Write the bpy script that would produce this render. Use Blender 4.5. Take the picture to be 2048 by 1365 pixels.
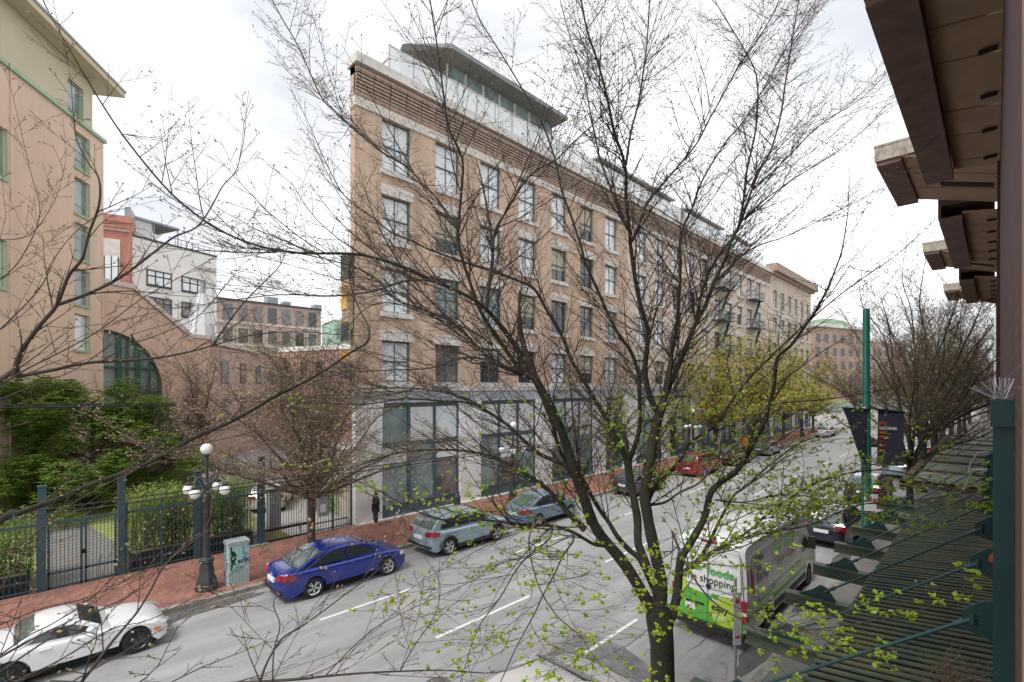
import bpy, math, random
from mathutils import Vector, Matrix
sc = bpy.context.scene
for o in list(bpy.data.objects): bpy.data.objects.remove(o)
R = math.radians
H = 6.8                                        # eye height above the street
# ---------------- camera
cd = bpy.data.cameras.new("camera"); cam = bpy.data.objects.new("camera", cd)
sc.collection.objects.link(cam); sc.camera = cam
cd.sensor_width = 36; cd.lens = 36*966/2048; cd.shift_y = 92.5/2048
cd.clip_start = .05; cd.clip_end = 3000
cam.location = (0, 0, H); cam.rotation_euler = (R(90), 0, R(45))
# ---------------- overcast daylight
SUN_EL, SUN_AZ = 58, 172                        # azimuth clockwise from +Y
w = bpy.data.worlds.new("World"); sc.world = w; w.use_nodes = True
nt = w.node_tree; nt.nodes.clear()
N = lambda t: nt.nodes.new(t)
out = N('ShaderNodeOutputWorld'); bg = N('ShaderNodeBackground'); sky = N('ShaderNodeTexSky')
sky.sky_type = 'NISHITA'; sky.sun_disc = False; sky.sun_elevation = R(SUN_EL); sky.sun_rotation = R(SUN_AZ)
sky.air_density = 1.0; sky.dust_density = 3.0; sky.ozone_density = 1.0
tc = N('ShaderNodeTexCoord'); mp = N('ShaderNodeMapping'); mp.inputs['Scale'].default_value = (1, 1, 2.6)
no = N('ShaderNodeTexNoise'); no.inputs['Scale'].default_value = 2.6; no.inputs['Detail'].default_value = 7; no.inputs['Roughness'].default_value = .55
cr = N('ShaderNodeValToRGB'); cr.color_ramp.elements[0].position = .34; cr.color_ramp.elements[0].color = (.8, .8, .8, 1)
cr.color_ramp.elements[1].position = .55; cr.color_ramp.elements[1].color = (1, 1, 1, 1)
no2 = N('ShaderNodeTexNoise'); no2.inputs['Scale'].default_value = 1.7; no2.inputs['Detail'].default_value = 6
cr2 = N('ShaderNodeValToRGB'); cr2.color_ramp.elements[0].position = .42; cr2.color_ramp.elements[0].color = (5.3, 5.4, 5.6, 1)
cr2.color_ramp.elements[1].position = .72; cr2.color_ramp.elements[1].color = (11.0, 11.05, 11.2, 1)
mx = N('ShaderNodeMix'); mx.data_type = 'RGBA'
nt.links.new(tc.outputs['Generated'], mp.inputs[0]); nt.links.new(mp.outputs[0], no.inputs['Vector']); nt.links.new(mp.outputs[0], no2.inputs['Vector'])
nt.links.new(no.outputs['Fac'], cr.inputs[0]); nt.links.new(cr.outputs[0], mx.inputs['Factor'])
nt.links.new(no2.outputs['Fac'], cr2.inputs[0])
nt.links.new(sky.outputs[0], mx.inputs['A']); nt.links.new(cr2.outputs[0], mx.inputs['B'])
nt.links.new(mx.outputs['Result'], bg.inputs[0]); bg.inputs[1].default_value = .13; nt.links.new(bg.outputs[0], out.inputs[0])
sl = bpy.data.lights.new("sun", 'SUN'); sl.energy = 1.9; sl.angle = R(16); sl.color = (1, .965, .91)
so = bpy.data.objects.new("sun", sl); sc.collection.objects.link(so)
sd = Vector((math.sin(R(SUN_AZ))*math.cos(R(SUN_EL)), math.cos(R(SUN_AZ))*math.cos(R(SUN_EL)), math.sin(R(SUN_EL))))
so.rotation_euler = sd.to_track_quat('Z', 'Y').to_euler(); so.location = (0, 0, 60)
vs = sc.view_settings; sc.display_settings.display_device = 'sRGB'
vs.view_transform = 'Standard'; vs.look = 'None'; vs.gamma = 1; vs.exposure = 0.5; vs.use_curve_mapping = False
# ---------------- helpers
C = sc.collection
S2 = math.sqrt(.5); Z3 = Vector((0, 0, 1))
def W(px, py, Z):                              # picture point at depth Z -> world
    X = (px-1024)*Z/966.0
    return Vector((-Z*S2+X*S2, Z*S2+X*S2, H-(py-775)*Z/966.0))
def G(px, py): return W(px, py, 966*H/(py-775))  # picture point on the street
def XZ(px, Z): p = W(px, 775, Z); return (p.x, p.y)
def rootoff(p):
    o = Vector((0, 0, 0))
    while p: o += p.location; p = p.parent
    return o
class MB:
    def __init__(s): s.v = []; s.f = []
    def add(s, vs, fs):
        n = len(s.v); s.v += [tuple(a) for a in vs]; s.f += [tuple(i+n for i in f) for f in fs]; return s
    def box(s, x0, x1, y0, y1, z0, z1):
        return s.add([(x0,y0,z0),(x1,y0,z0),(x1,y1,z0),(x0,y1,z0),(x0,y0,z1),(x1,y0,z1),(x1,y1,z1),(x0,y1,z1)],
              [(0,3,2,1),(4,5,6,7),(0,1,5,4),(1,2,6,5),(2,3,7,6),(3,0,4,7)])
    def obox(s, o, U, V, u0, u1, v0, v1, z0, z1):   # box in a rotated plan frame
        o = Vector((o[0], o[1], 0)); U = Vector((U[0], U[1], 0)); V = Vector((V[0], V[1], 0)); P = []
        for z in (z0, z1):
            for a, b in ((u0,v0),(u1,v0),(u1,v1),(u0,v1)):
                q = o+U*a+V*b; P.append((q.x, q.y, z))
        return s.add(P, [(0,3,2,1),(4,5,6,7),(0,1,5,4),(1,2,6,5),(2,3,7,6),(3,0,4,7)])
    def quad(s, *p): return s.add(p, [tuple(range(len(p)))])
    def bar(s, a, b, w, h=None, up=(0,0,1)):
        a = Vector(a); b = Vector(b); d = (b-a).normalized(); h = h or w; up = Vector(up)
        if abs(d.dot(up)) > .98: up = Vector((0, 1, 0))
        x = d.cross(up).normalized()*w/2; y = x.cross(d).normalized()*h/2; P = []
        for q in (a, b): P += [q-x-y, q+x-y, q+x+y, q-x+y]
        return s.add(P, [(0,3,2,1),(4,5,6,7),(0,1,5,4),(1,2,6,5),(2,3,7,6),(3,0,4,7)])
    def tube(s, pts, rad, n=6, cap=True):
        pts = [Vector(p) for p in pts]; m = len(pts)
        if not hasattr(rad, '__len__'): rad = [rad]*m
        t = (pts[1]-pts[0]).normalized(); ref = Vector((0,0,1)) if abs(t.z) < .9 else Vector((1,0,0))
        x = t.cross(ref).normalized(); base = len(s.v); cs = [(math.cos(2*math.pi*k/n), math.sin(2*math.pi*k/n)) for k in range(n)]
        for i, p in enumerate(pts):
            if i: t = (pts[min(i+1, m-1)]-pts[i-1]).normalized()
            x = (x - t*x.dot(t)); x = x.normalized() if x.length > 1e-6 else t.orthogonal().normalized()
            y = t.cross(x); r = rad[i]
            for c, q in cs: s.v.append(tuple(p+x*(c*r)+y*(q*r)))
        for i in range(m-1):
            a = base+i*n
            for k in range(n):
                l = (k+1) % n; s.f.append((a+k, a+l, a+n+l, a+n+k))
        if cap and n > 3:
            s.f.append(tuple(base+k for k in range(n-1, -1, -1))); s.f.append(tuple(base+(m-1)*n+k for k in range(n)))
        return s
    def lathe(s, c, prof, n=16, ax='z', cap=True):
        b = len(s.v)
        for r, h in prof:
            for k in range(n):
                a = 2*math.pi*k/n; u, v = r*math.cos(a), r*math.sin(a)
                s.v.append((c[0]+u, c[1]+v, c[2]+h) if ax == 'z' else (c[0]+h, c[1]+u, c[2]+v))
        for i in range(len(prof)-1):
            for k in range(n):
                l = (k+1) % n; q = b+i*n; s.f.append((q+k, q+l, q+n+l, q+n+k))
        if cap:
            s.f.append(tuple(b+k for k in range(n-1, -1, -1))); s.f.append(tuple(b+(len(prof)-1)*n+k for k in range(n)))
        return s
    def sphere(s, c, r, n=12, m=8, sz=1):
        return s.lathe(c, [(r*math.sin(math.pi*i/m)+1e-4, -r*sz*math.cos(math.pi*i/m)) for i in range(m+1)], n)
    def prism(s, poly, o, U, V, D):               # polygon (u,v) in frame U,V at o, extruded by vector D
        o = Vector(o); U = Vector(U); V = Vector(V); D = Vector(D); n = len(poly)
        P = [o+U*a+V*b for a, b in poly]; P += [p+D for p in P]
        return s.add(P, [tuple(range(n-1, -1, -1)), tuple(range(n, 2*n))]+[(i, (i+1) % n, n+(i+1) % n, n+i) for i in range(n)])
    def build(s, name, mat, parent=None, smooth=0, root=None):
        me = bpy.data.meshes.new(name); off = rootoff(parent) if parent else Vector((0,0,0))
        if off.length: s.v = [(a-off.x, b-off.y, c-off.z) for a, b, c in s.v]
        me.from_pydata(s.v, [], s.f); me.validate(); me.materials.append(mat)
        if smooth:
            me.polygons.foreach_set('use_smooth', [True]*len(me.polygons))
            if smooth < 180: me.set_sharp_from_angle(angle=R(smooth))
        me.update()
        o = bpy.data.objects.new(name, me); C.objects.link(o)
        if parent: o.parent = parent
        return o
def tag(o, label=None, cat=None, group=None, kind=None):
    if label: o['label'] = label
    if cat: o['category'] = cat
    if group: o['group'] = group
    if kind: o['kind'] = kind
    return o
def thing(name, label, cat, loc=(0,0,0), group=None):
    o = bpy.data.objects.new(name, None); C.objects.link(o); o.location = loc; o.empty_display_size = .3
    return tag(o, label, cat, group)
def copy_tree(o, parent=None):
    c = o.copy(); C.objects.link(c); c.parent = parent
    for ch in list(o.children): copy_tree(ch, c)
    return c
def text(name, s, size, mat, parent, o, U, V, align='LEFT', shear=0, squash=1, ext=.003, bold=0):
    cu = bpy.data.curves.new(name, 'FONT'); cu.body = s; cu.size = size; cu.align_x = align; cu.extrude = ext; cu.shear = shear; cu.offset = bold
    cu.resolution_u = 3
    t = bpy.data.objects.new('tmp', cu); C.objects.link(t); bpy.context.view_layer.update()
    me = bpy.data.meshes.new_from_object(t.evaluated_get(bpy.context.evaluated_depsgraph_get()))
    bpy.data.objects.remove(t); o = Vector(o)-(rootoff(parent) if parent else Vector()); U = Vector(U).normalized(); V = Vector(V).normalized(); Nn = U.cross(V)
    for v in me.vertices: v.co = o+U*(v.co.x*squash)+V*v.co.y+Nn*v.co.z
    me.materials.clear(); me.materials.append(mat); ob = bpy.data.objects.new(name, me); C.objects.link(ob)
    if parent: ob.parent = parent
    return ob
# ---------------- materials
def mat(name, col, rough=.7, metal=0, var=0, vscale=3, bump=0, bscale=30, coat=0, spec=.5, col2=None, stretch=None):
    m = bpy.data.materials.new(name); m.use_nodes = True; t = m.node_tree; b = t.nodes['Principled BSDF']
    b.inputs['Base Color'].default_value = (*col, 1); b.inputs['Roughness'].default_value = rough; b.inputs['Metallic'].default_value = metal
    b.inputs['Coat Weight'].default_value = coat; b.inputs['Coat Roughness'].default_value = .06; b.inputs['Specular IOR Level'].default_value = spec
    if var or col2 or bump:
        tc = t.nodes.new('ShaderNodeTexCoord'); src = tc.outputs['Object']
        if stretch:
            mp = t.nodes.new('ShaderNodeMapping'); mp.inputs['Scale'].default_value = stretch; t.links.new(src, mp.inputs[0]); src = mp.outputs[0]
    if var or col2:
        n = t.nodes.new('ShaderNodeTexNoise'); n.inputs['Scale'].default_value = vscale; n.inputs['Detail'].default_value = 8; n.inputs['Roughness'].default_value = .65
        r = t.nodes.new('ShaderNodeValToRGB'); r.color_ramp.elements[0].position = .32; r.color_ramp.elements[1].position = .68
        c2 = col2 or [min(1, c*(1+var)) for c in col]; c1 = col if col2 else [c*(1-var) for c in col]
        r.color_ramp.elements[0].color = (*c1, 1); r.color_ramp.elements[1].color = (*c2, 1)
        t.links.new(src, n.inputs['Vector']); t.links.new(n.outputs['Fac'], r.inputs[0]); t.links.new(r.outputs[0], b.inputs['Base Color'])
    if bump:
        n = t.nodes.new('ShaderNodeTexNoise'); n.inputs['Scale'].default_value = bscale; n.inputs['Detail'].default_value = 6
        u = t.nodes.new('ShaderNodeBump'); u.inputs['Strength'].default_value = bump; u.inputs['Distance'].default_value = .02
        t.links.new(src, n.inputs['Vector']); t.links.new(n.outputs['Fac'], u.inputs['Height']); t.links.new(u.outputs[0], b.inputs['Normal'])
    return m
def brick(name, c1, c2, mortar, bw=.22, bh=.075, axis='yz', var=.25, rough=.85, ms=.012, stain=1.2, rot=0):
    m = bpy.data.materials.new(name); m.use_nodes = True; t = m.node_tree; b = t.nodes['Principled BSDF']; L = t.links.new
    tc = t.nodes.new('ShaderNodeTexCoord'); sp = t.nodes.new('ShaderNodeSeparateXYZ'); cb = t.nodes.new('ShaderNodeCombineXYZ')
    L(tc.outputs['Object'], sp.inputs[0]); ix = {'x': 0, 'y': 1, 'z': 2}
    if axis == 'hz':                              # any vertical wall: x+y against z
        ad = t.nodes.new('ShaderNodeMath'); L(sp.outputs[0], ad.inputs[0]); L(sp.outputs[1], ad.inputs[1]); L(ad.outputs[0], cb.inputs[0]); L(sp.outputs[2], cb.inputs[1])
    else: L(sp.outputs[ix[axis[0]]], cb.inputs[0]); L(sp.outputs[ix[axis[1]]], cb.inputs[1])
    vec = cb.outputs[0]
    if rot:
        mp = t.nodes.new('ShaderNodeMapping'); mp.inputs['Rotation'].default_value = (0, 0, R(rot)); L(vec, mp.inputs[0]); vec = mp.outputs[0]
    k = t.nodes.new('ShaderNodeTexBrick'); k.inputs['Scale'].default_value = 1; k.inputs['Brick Width'].default_value = bw; k.inputs['Row Height'].default_value = bh
    k.inputs['Mortar Size'].default_value = ms; k.inputs['Mortar Smooth'].default_value = .2; k.inputs['Color1'].default_value = (*c1, 1); k.inputs['Color2'].default_value = (*c2, 1); k.inputs['Mortar'].default_value = (*mortar, 1)
    L(vec, k.inputs['Vector'])
    n = t.nodes.new('ShaderNodeTexNoise'); n.inputs['Scale'].default_value = stain; n.inputs['Detail'].default_value = 9; n.inputs['Roughness'].default_value = .7
    m2 = t.nodes.new('ShaderNodeMapping'); m2.inputs['Scale'].default_value = (1.5, 1.5, .3) if axis == 'hz' else (1, 1, 1); L(tc.outputs['Object'], m2.inputs[0]); L(m2.outputs[0], n.inputs['Vector'])
    r = t.nodes.new('ShaderNodeValToRGB'); r.color_ramp.elements[0].position = .3; r.color_ramp.elements[1].position = .7
    r.color_ramp.elements[0].color = (1-var,)*3+(1,); r.color_ramp.elements[1].color = (1+var*.4,)*3+(1,); L(n.outputs['Fac'], r.inputs[0])
    mx = t.nodes.new('ShaderNodeMix'); mx.data_type = 'RGBA'; mx.blend_type = 'MULTIPLY'; mx.inputs['Factor'].default_value = 1
    L(k.outputs['Color'], mx.inputs['A']); L(r.outputs[0], mx.inputs['B']); L(mx.outputs['Result'], b.inputs['Base Color'])
    u = t.nodes.new('ShaderNodeBump'); u.inputs['Strength'].default_value = .5; u.inputs['Distance'].default_value = .01; u.invert = True
    L(k.outputs['Fac'], u.inputs['Height']); L(u.outputs[0], b.inputs['Normal']); b.inputs['Roughness'].default_value = rough
    return m
def leafmat(name, c1, c2, tr=.45, rough=.5):
    m = bpy.data.materials.new(name); m.use_nodes = True; t = m.node_tree; b = t.nodes['Principled BSDF']; L = t.links.new; o = t.nodes['Material Output']
    tc = t.nodes.new('ShaderNodeTexCoord'); n = t.nodes.new('ShaderNodeTexNoise'); n.inputs['Scale'].default_value = 2.5; n.inputs['Detail'].default_value = 10; n.inputs['Roughness'].default_value = .8
    r = t.nodes.new('ShaderNodeValToRGB'); r.color_ramp.elements[0].position = .35; r.color_ramp.elements[1].position = .65; r.color_ramp.elements[0].color = (*c1, 1); r.color_ramp.elements[1].color = (*c2, 1)
    L(tc.outputs['Object'], n.inputs['Vector']); L(n.outputs['Fac'], r.inputs[0]); L(r.outputs[0], b.inputs['Base Color']); b.inputs['Roughness'].default_value = rough
    ts = t.nodes.new('ShaderNodeBsdfTranslucent'); L(r.outputs[0], ts.inputs[0]); ms = t.nodes.new('ShaderNodeMixShader'); ms.inputs[0].default_value = tr
    L(b.outputs[0], ms.inputs[1]); L(ts.outputs[0], ms.inputs[2]); L(ms.outputs[0], o.inputs[0])
    return m
def glassmat(name, alpha, col=(.8, .9, .9), rough=.03):
    m = bpy.data.materials.new(name); m.use_nodes = True; b = m.node_tree.nodes['Principled BSDF']
    b.inputs['Base Color'].default_value = (*col, 1); b.inputs['Alpha'].default_value = alpha; b.inputs['Roughness'].default_value = rough
    return m
def asphaltmat():
    m = mat('asphalt', (.2, .2, .2), .9, bump=.35, bscale=55); t = m.node_tree; b = t.nodes['Principled BSDF']; L = t.links.new
    tc = t.nodes.new('ShaderNodeTexCoord')
    def ns(sc, lo, hi, c0, c1, det=8, st=None):
        n = t.nodes.new('ShaderNodeTexNoise'); n.inputs['Scale'].default_value = sc; n.inputs['Detail'].default_value = det; n.inputs['Roughness'].default_value = .7
        if st:
            mp = t.nodes.new('ShaderNodeMapping'); mp.inputs['Scale'].default_value = st; L(tc.outputs['Object'], mp.inputs[0]); L(mp.outputs[0], n.inputs['Vector'])
        else: L(tc.outputs['Object'], n.inputs['Vector'])
        r = t.nodes.new('ShaderNodeValToRGB'); r.color_ramp.elements[0].position = lo; r.color_ramp.elements[1].position = hi
        r.color_ramp.elements[0].color = (c0,)*3+(1,); r.color_ramp.elements[1].color = (c1,)*3+(1,); L(n.outputs['Fac'], r.inputs[0]); return r.outputs[0]
    def mul(a, c):
        x = t.nodes.new('ShaderNodeMix'); x.data_type = 'RGBA'; x.blend_type = 'MULTIPLY'; x.inputs['Factor'].default_value = 1
        L(a, x.inputs['A']); L(c, x.inputs['B']); return x.outputs['Result']
    a = ns(.5, .3, .7, .27, .34); g = ns(90, .25, .75, .62, 1.3, 4); c = mul(a, g)
    c = mul(c, ns(1, .35, .6, .78, 1.06, 6, (1.6, .10, 1))); c = mul(c, ns(.9, .28, .42, .72, 1.0, 9))      # tracks along the street
    v = t.nodes.new('ShaderNodeTexVoronoi'); v.feature = 'DISTANCE_TO_EDGE'; v.inputs['Scale'].default_value = .16; v.inputs['Randomness'].default_value = 1
    nn = t.nodes.new('ShaderNodeTexNoise'); nn.inputs['Scale'].default_value = 1.3; nn.inputs['Detail'].default_value = 6
    va = t.nodes.new('ShaderNodeVectorMath'); va.operation = 'MULTIPLY_ADD'; va.inputs[1].default_value = (1.6, 1.6, 0); L(nn.outputs['Color'], va.inputs[0]); L(tc.outputs['Object'], nn.inputs['Vector']); L(tc.outputs['Object'], va.inputs[2])
    L(va.outputs[0], v.inputs['Vector']); r = t.nodes.new('ShaderNodeValToRGB'); r.color_ramp.elements[0].position = .001; r.color_ramp.elements[1].position = .004
    r.color_ramp.elements[0].color = (.62,)*3+(1,); r.color_ramp.elements[1].color = (1,)*3+(1,); L(v.outputs['Distance'], r.inputs[0]); c = mul(c, r.outputs[0])
    L(c, b.inputs['Base Color']); return m
M = dict(
 asphalt=asphaltmat(), patch=mat('patched_asphalt', (.085,.085,.085), .9, col2=(.25,.25,.245), vscale=1.3, bump=.5, bscale=60),
 stain=mat('damp_asphalt', (.11,.105,.1), .5, var=.3, vscale=3),
 paint_line=mat('road_paint', (.62,.62,.6), .7, var=.2, vscale=9), concrete=mat('concrete', (.30,.29,.275), .9, var=.22, vscale=4, bump=.3),
 kerb=mat('kerb_stone', (.25,.24,.2), .9, var=.4, vscale=5, bump=.4), aggregate=mat('exposed_aggregate', (.17,.165,.15), .95, var=.35, vscale=30, bump=.5), gravel=mat('pale_gravel', (.34,.31,.27), .95, var=.35, vscale=14, bump=.6),
 brickwalk=brick('brick_paving', (.37,.155,.115), (.24,.10,.08), (.2,.12,.09), .22, .11, 'xy', .45, .8, .012, .9, 45),
 soil=mat('soil', (.16,.12,.08), .95, col2=(.16,.19,.06), vscale=1.6, bump=.6, bscale=20), grass=mat('lawn', (.17,.22,.05), .95, col2=(.33,.36,.1), vscale=5, bump=.8, bscale=60),
 tan=brick('tan_brick', (.63,.44,.315), (.53,.36,.255), (.55,.46,.38), .21, .07, 'hz', .36, ms=.009, stain=.7), tan_dark=brick('stained_tan_brick', (.53,.38,.29), (.42,.29,.225), (.32,.27,.23), .21, .07, 'hz', .4, ms=.012, stain=2),
 pale=brick('pale_brick', (.68,.56,.45), (.61,.49,.39), (.62,.55,.48), .21, .07, 'hz', .22, ms=.009, stain=.6),
 pier=mat('painted_stone', (.76,.76,.75), .7, var=.12, vscale=1.5), lintel=mat('rough_limestone', (.58,.54,.49), .9, var=.35, vscale=6, bump=1, bscale=9),
 capst=mat('coping_stone', (.60,.57,.53), .8, var=.15, vscale=2), teal=mat('teal_paint', (.06,.115,.145), .45, var=.15), fascia=mat('grey_fascia', (.40,.43,.46), .6, var=.12),
 pane_pale=mat('pane_blind_and_sky', (.72,.75,.76), .06, var=.12, vscale=.6, spec=.8), pane_dark=mat('dark_pane', (.035,.042,.045), .03, var=.6, vscale=.6, spec=1.0),
 pane_green=mat('greenish_pane', (.22,.29,.28), .04, var=.35, vscale=.8, spec=.9), pane_mid=mat('curtained_pane', (.16,.15,.14), .06, var=.6, vscale=1.3, spec=.8),
 beige=mat('beige_render', (.60,.46,.34), .9, var=.06, vscale=.5), peach2=mat('deep_peach_render', (.64,.47,.37), .9, var=.10, vscale=1.0, stretch=(1,1,.15)), peach=mat('peach_render', (.66,.50,.385), .9, var=.09, vscale=1.1, stretch=(1,1,.12), bump=.15, bscale=60), olive=mat('olive_beige_render', (.54,.49,.36), .9, var=.06, vscale=.5),
 verdi=mat('green_trim', (.32,.46,.33), .7, var=.15), zinc=mat('zinc_roof', (.28,.31,.34), .5, var=.15), darkgreen=mat('dark_green_frame', (.012,.10,.075), .5),
 white=mat('white_render', (.72,.71,.68), .8, var=.05, vscale=.4), char=mat('charcoal_frame', (.04,.042,.048), .5), redbrick=brick('red_brick', (.52,.17,.12), (.44,.15,.10), (.45,.28,.23), .21, .07, 'hz', .2),
 tanblock=brick('far_tan_brick', (.36,.25,.19), (.31,.22,.17), (.36,.29,.24), .3, .1, 'hz', .3), pinkbrick=brick('pink_brick', (.60,.44,.38), (.53,.38,.33), (.5,.42,.37), .3, .1, 'hz', .3), brownwall=mat('brown_wall', (.30,.20,.15), .9, var=.2), pinkpanel=mat('ribbed_pink_panel', (.50,.26,.23), .8, var=.2),
 greenpanel=mat('pale_green_panel', (.36,.56,.45), .8, var=.1), cream=mat('cream_wall', (.50,.45,.35), .9, var=.1), spire=mat('pale_metal_spire', (.62,.65,.66), .35, metal=.3, var=.1),
 iron=mat('fence_paint', (.035,.075,.095), .5, var=.2), lampiron=mat('lamp_iron', (.035,.04,.045), .45, var=.2, bump=.2), globe=mat('white_globe', (.78,.77,.73), .35),
 pole=mat('green_pole_paint', (.006,.105,.07), .3, var=.2, coat=.4), beam=mat('green_beam_paint', (.028,.062,.048), .55, col2=(.09,.10,.055), vscale=3), slat=mat('weathered_slat', (.03,.058,.05), .75, spec=.3, col2=(.10,.11,.055), vscale=1.4),
 slat2=mat('blue_green_slat', (.10,.15,.15), .6, col2=(.24,.25,.17), vscale=1.2), column=mat('column_paint', (.004,.038,.036), .4, var=.15), steel=mat('galvanised_steel', (.45,.46,.47), .4, metal=.7, var=.1),
 brownbrick=brick('brown_brick', (.11,.045,.038), (.085,.036,.03), (.13,.09,.08), .6, .085, 'yz', .3, ms=.006), pinktrim=mat('pink_stone_trim', (.36,.23,.20), .8, var=.2, bump=.3),
 soffit=mat('tan_soffit', (.40,.26,.175), .8, var=.15, vscale=1.2), band=mat('brown_fascia_board', (.20,.13,.11), .75, var=.25, vscale=3), bandtop=mat('lit_grey_fascia_top', (.34,.30,.25), .8, var=.4, vscale=8), darkgap=mat('dark_gap', (.03,.02,.018), .9),  # bandtop: mottled grey, lit look of the bay tops put into colour
 bark=mat('dark_bark', (.016,.013,.010), .95, col2=(.042,.043,.022), vscale=2.5, bump=1, bscale=25), bark2=mat('brown_bark', (.06,.045,.035), .95, col2=(.12,.095,.065), vscale=4, bump=.8), twig3=mat('soft_brown_twig_bark', (.11,.078,.058), .9, var=.35, vscale=3), twig=mat('twig_bark', (.06,.045,.036), .9, var=.3, vscale=6),  # twig3: softer, lighter brown for the trees farther off
 twig2=mat('pale_twig_bark', (.15,.105,.08), .9, var=.4, vscale=3), bud=mat('opening_buds', (.33,.31,.13), .7, col2=(.30,.17,.11), vscale=8),
 leaf=leafmat('spring_leaf', (.27,.41,.02), (.50,.62,.07), .5), leafy=leafmat('yellow_spring_leaf', (.50,.47,.045), (.66,.62,.12)), leafdk=leafmat('glossy_evergreen_leaf', (.09,.17,.025), (.28,.42,.08), .4, .3),
 bamboo=leafmat('bamboo_leaf', (.13,.20,.035), (.32,.40,.09), .35), hedgelo=leafmat('shaded_bamboo_leaf', (.07,.09,.02), (.16,.18,.05), .3),  # hedgelo: darker copy for low leaves, shade put into the colour
 tyre=mat('tyre_rubber', (.018,.018,.018), .8), rim=mat('alloy_rim', (.72,.73,.74), .3, metal=.9), rimdk=mat('dark_alloy', (.12,.12,.125), .35, metal=.8), well=mat('wheel_well', (.008,.008,.008), .9),
 cglass=mat('car_glass', (.022,.03,.032), .03, spec=1, coat=.6), cglass2=mat('car_glass_greenish', (.07,.10,.10), .04, spec=1, coat=.6), tail=mat('tail_lamp', (.28,.006,.01), .15, coat=1), head=mat('head_lamp', (.6,.62,.65), .1, coat=1),
 trim=mat('black_trim', (.02,.02,.02), .5), chrome=mat('chrome', (.7,.7,.7), .15, metal=1), plate=mat('licence_plate', (.7,.72,.75), .5), amber=mat('amber_lamp', (.7,.18,.02), .2, coat=1),
 cable=mat('black_cable', (.01,.01,.01), .6), navy=mat('navy_banner', (.045,.052,.085), .75, var=.2), red=mat('red_lettering', (.6,.05,.05), .7), whitel=mat('white_lettering', (.75,.75,.72), .7), black=mat('black_lettering', (.02,.02,.02), .6),
 signw=mat('sign_white', (.68,.68,.68), .5), orange=mat('orange_paint', (.75,.2,.03), .5), spike=mat('stainless_spike', (.33,.32,.34), .3, metal=.8),
 mintbox=mat('mint_metal', (.36,.52,.50), .55, var=.12, vscale=2), rust=mat('rusty_stain', (.2,.13,.09), .9), roofdk=mat('penthouse_roof', (.22,.24,.24), .6, var=.1), balus=glassmat('balustrade_glass', .72, (.80,.84,.85)))  # balus: white sky reflection put into the glass colour
def carpaint(n, c, metal=.4): return mat(n, c, .28, metal, coat=1)
# ---------------- ground, road, pavements
XL, XR = -17.55, -3.92
MB().box(-700, 700, -300, 1200, -.6, -.03).build('ground', M['concrete']); tag(bpy.data.objects['ground'], kind='structure')
def struct(name, mb, m): return tag(mb.build(name, m), kind='structure')
struct('road', MB().box(XL, XR, -60, 400, -.3, 0), M['asphalt'])
struct('cross_road', MB().box(-160, XL, 96, 112, -.02, .002), M['asphalt'])
struct('brick_pavement', MB().box(-22.0, XL-.2, -60, 95, -.3, .14), M['brickwalk'])
struct('kerb', MB().box(XL-.2, XL+.02, -60, 95, -.3, .15), M['kerb'])
struct('pavement', MB().box(XR+.18, .07, -60, 300, -.3, .13), M['aggregate'])
struct('granite_kerb', MB().box(XR-.02, XR+.18, -60, 300, -.3, .14), M['kerb'])
g = MB()
for y in range(-6, 60): g.box(XR+.2, XR+1.25, y*1.5, y*1.5+1.47, .13, .138)
struct('granite_band', g, M['aggregate'])
L_ = MB()
for k in range(-5, 14):                          # dashed lane lines
    L_.box(-13.98, -13.86, 6+8*k, 9.1+8*k, .007, .011); L_.box(-10.77, -10.65, 7.8+8*k, 11.5+8*k, .007, .011); L_.box(-7.46, -7.35, 9.4+8*k, 12.6+8*k, .007, .011)
struct('lane_markings', L_, M['paint_line'])
def blob(cx, cy, rx, ry, seed, n=26):
    r = random.Random(seed); ph = [r.uniform(0, 6.28) for _ in range(4)]
    return [(cx+rx*math.cos(a)*(1+.12*math.sin(3*a+ph[0])+.08*math.sin(7*a+ph[1])), cy+ry*math.sin(a)*(1+.12*math.sin(4*a+ph[2])+.07*math.sin(9*a+ph[3]))) for a in [6.283*k/n for k in range(n)]]
p = MB()
p.prism([(-8.0,11.0),(-6.9,11.0),(-5.5,10.6),(-4.2,10.3),(-4.2,4),(-7.4,4),(-7.6,8.4),(-8.3,9.9)], (0,0,.003), (1,0,0), (0,1,0), (0,0,.003))
struct('asphalt_patch', p, M['patch'])
p = MB().prism(blob(-6.5, 10.0, .7, .5, 4), (0,0,.003), (1,0,0), (0,1,0), (0,0,.002))
for k, (x, y, a, b) in enumerate([(-4.3, 13.5, .28, 1.6), (-4.25, 17.5, .22, 1.2), (-4.3, 23, .25, 1.4), (-17.2, 3.4, .35, 2.2), (-17.1, 9.4, .3, 1.0), (-16.9, 13.7, .4, 1.0), (-16.9, 60, .6, 5)]):
    p.prism(blob(x, y, a, b, k+9), (0,0,.003), (1,0,0), (0,1,0), (0,0,.002))
struct('damp_patches', p, M['stain'])
ck = MB(); rc_ = random.Random(17)
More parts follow.
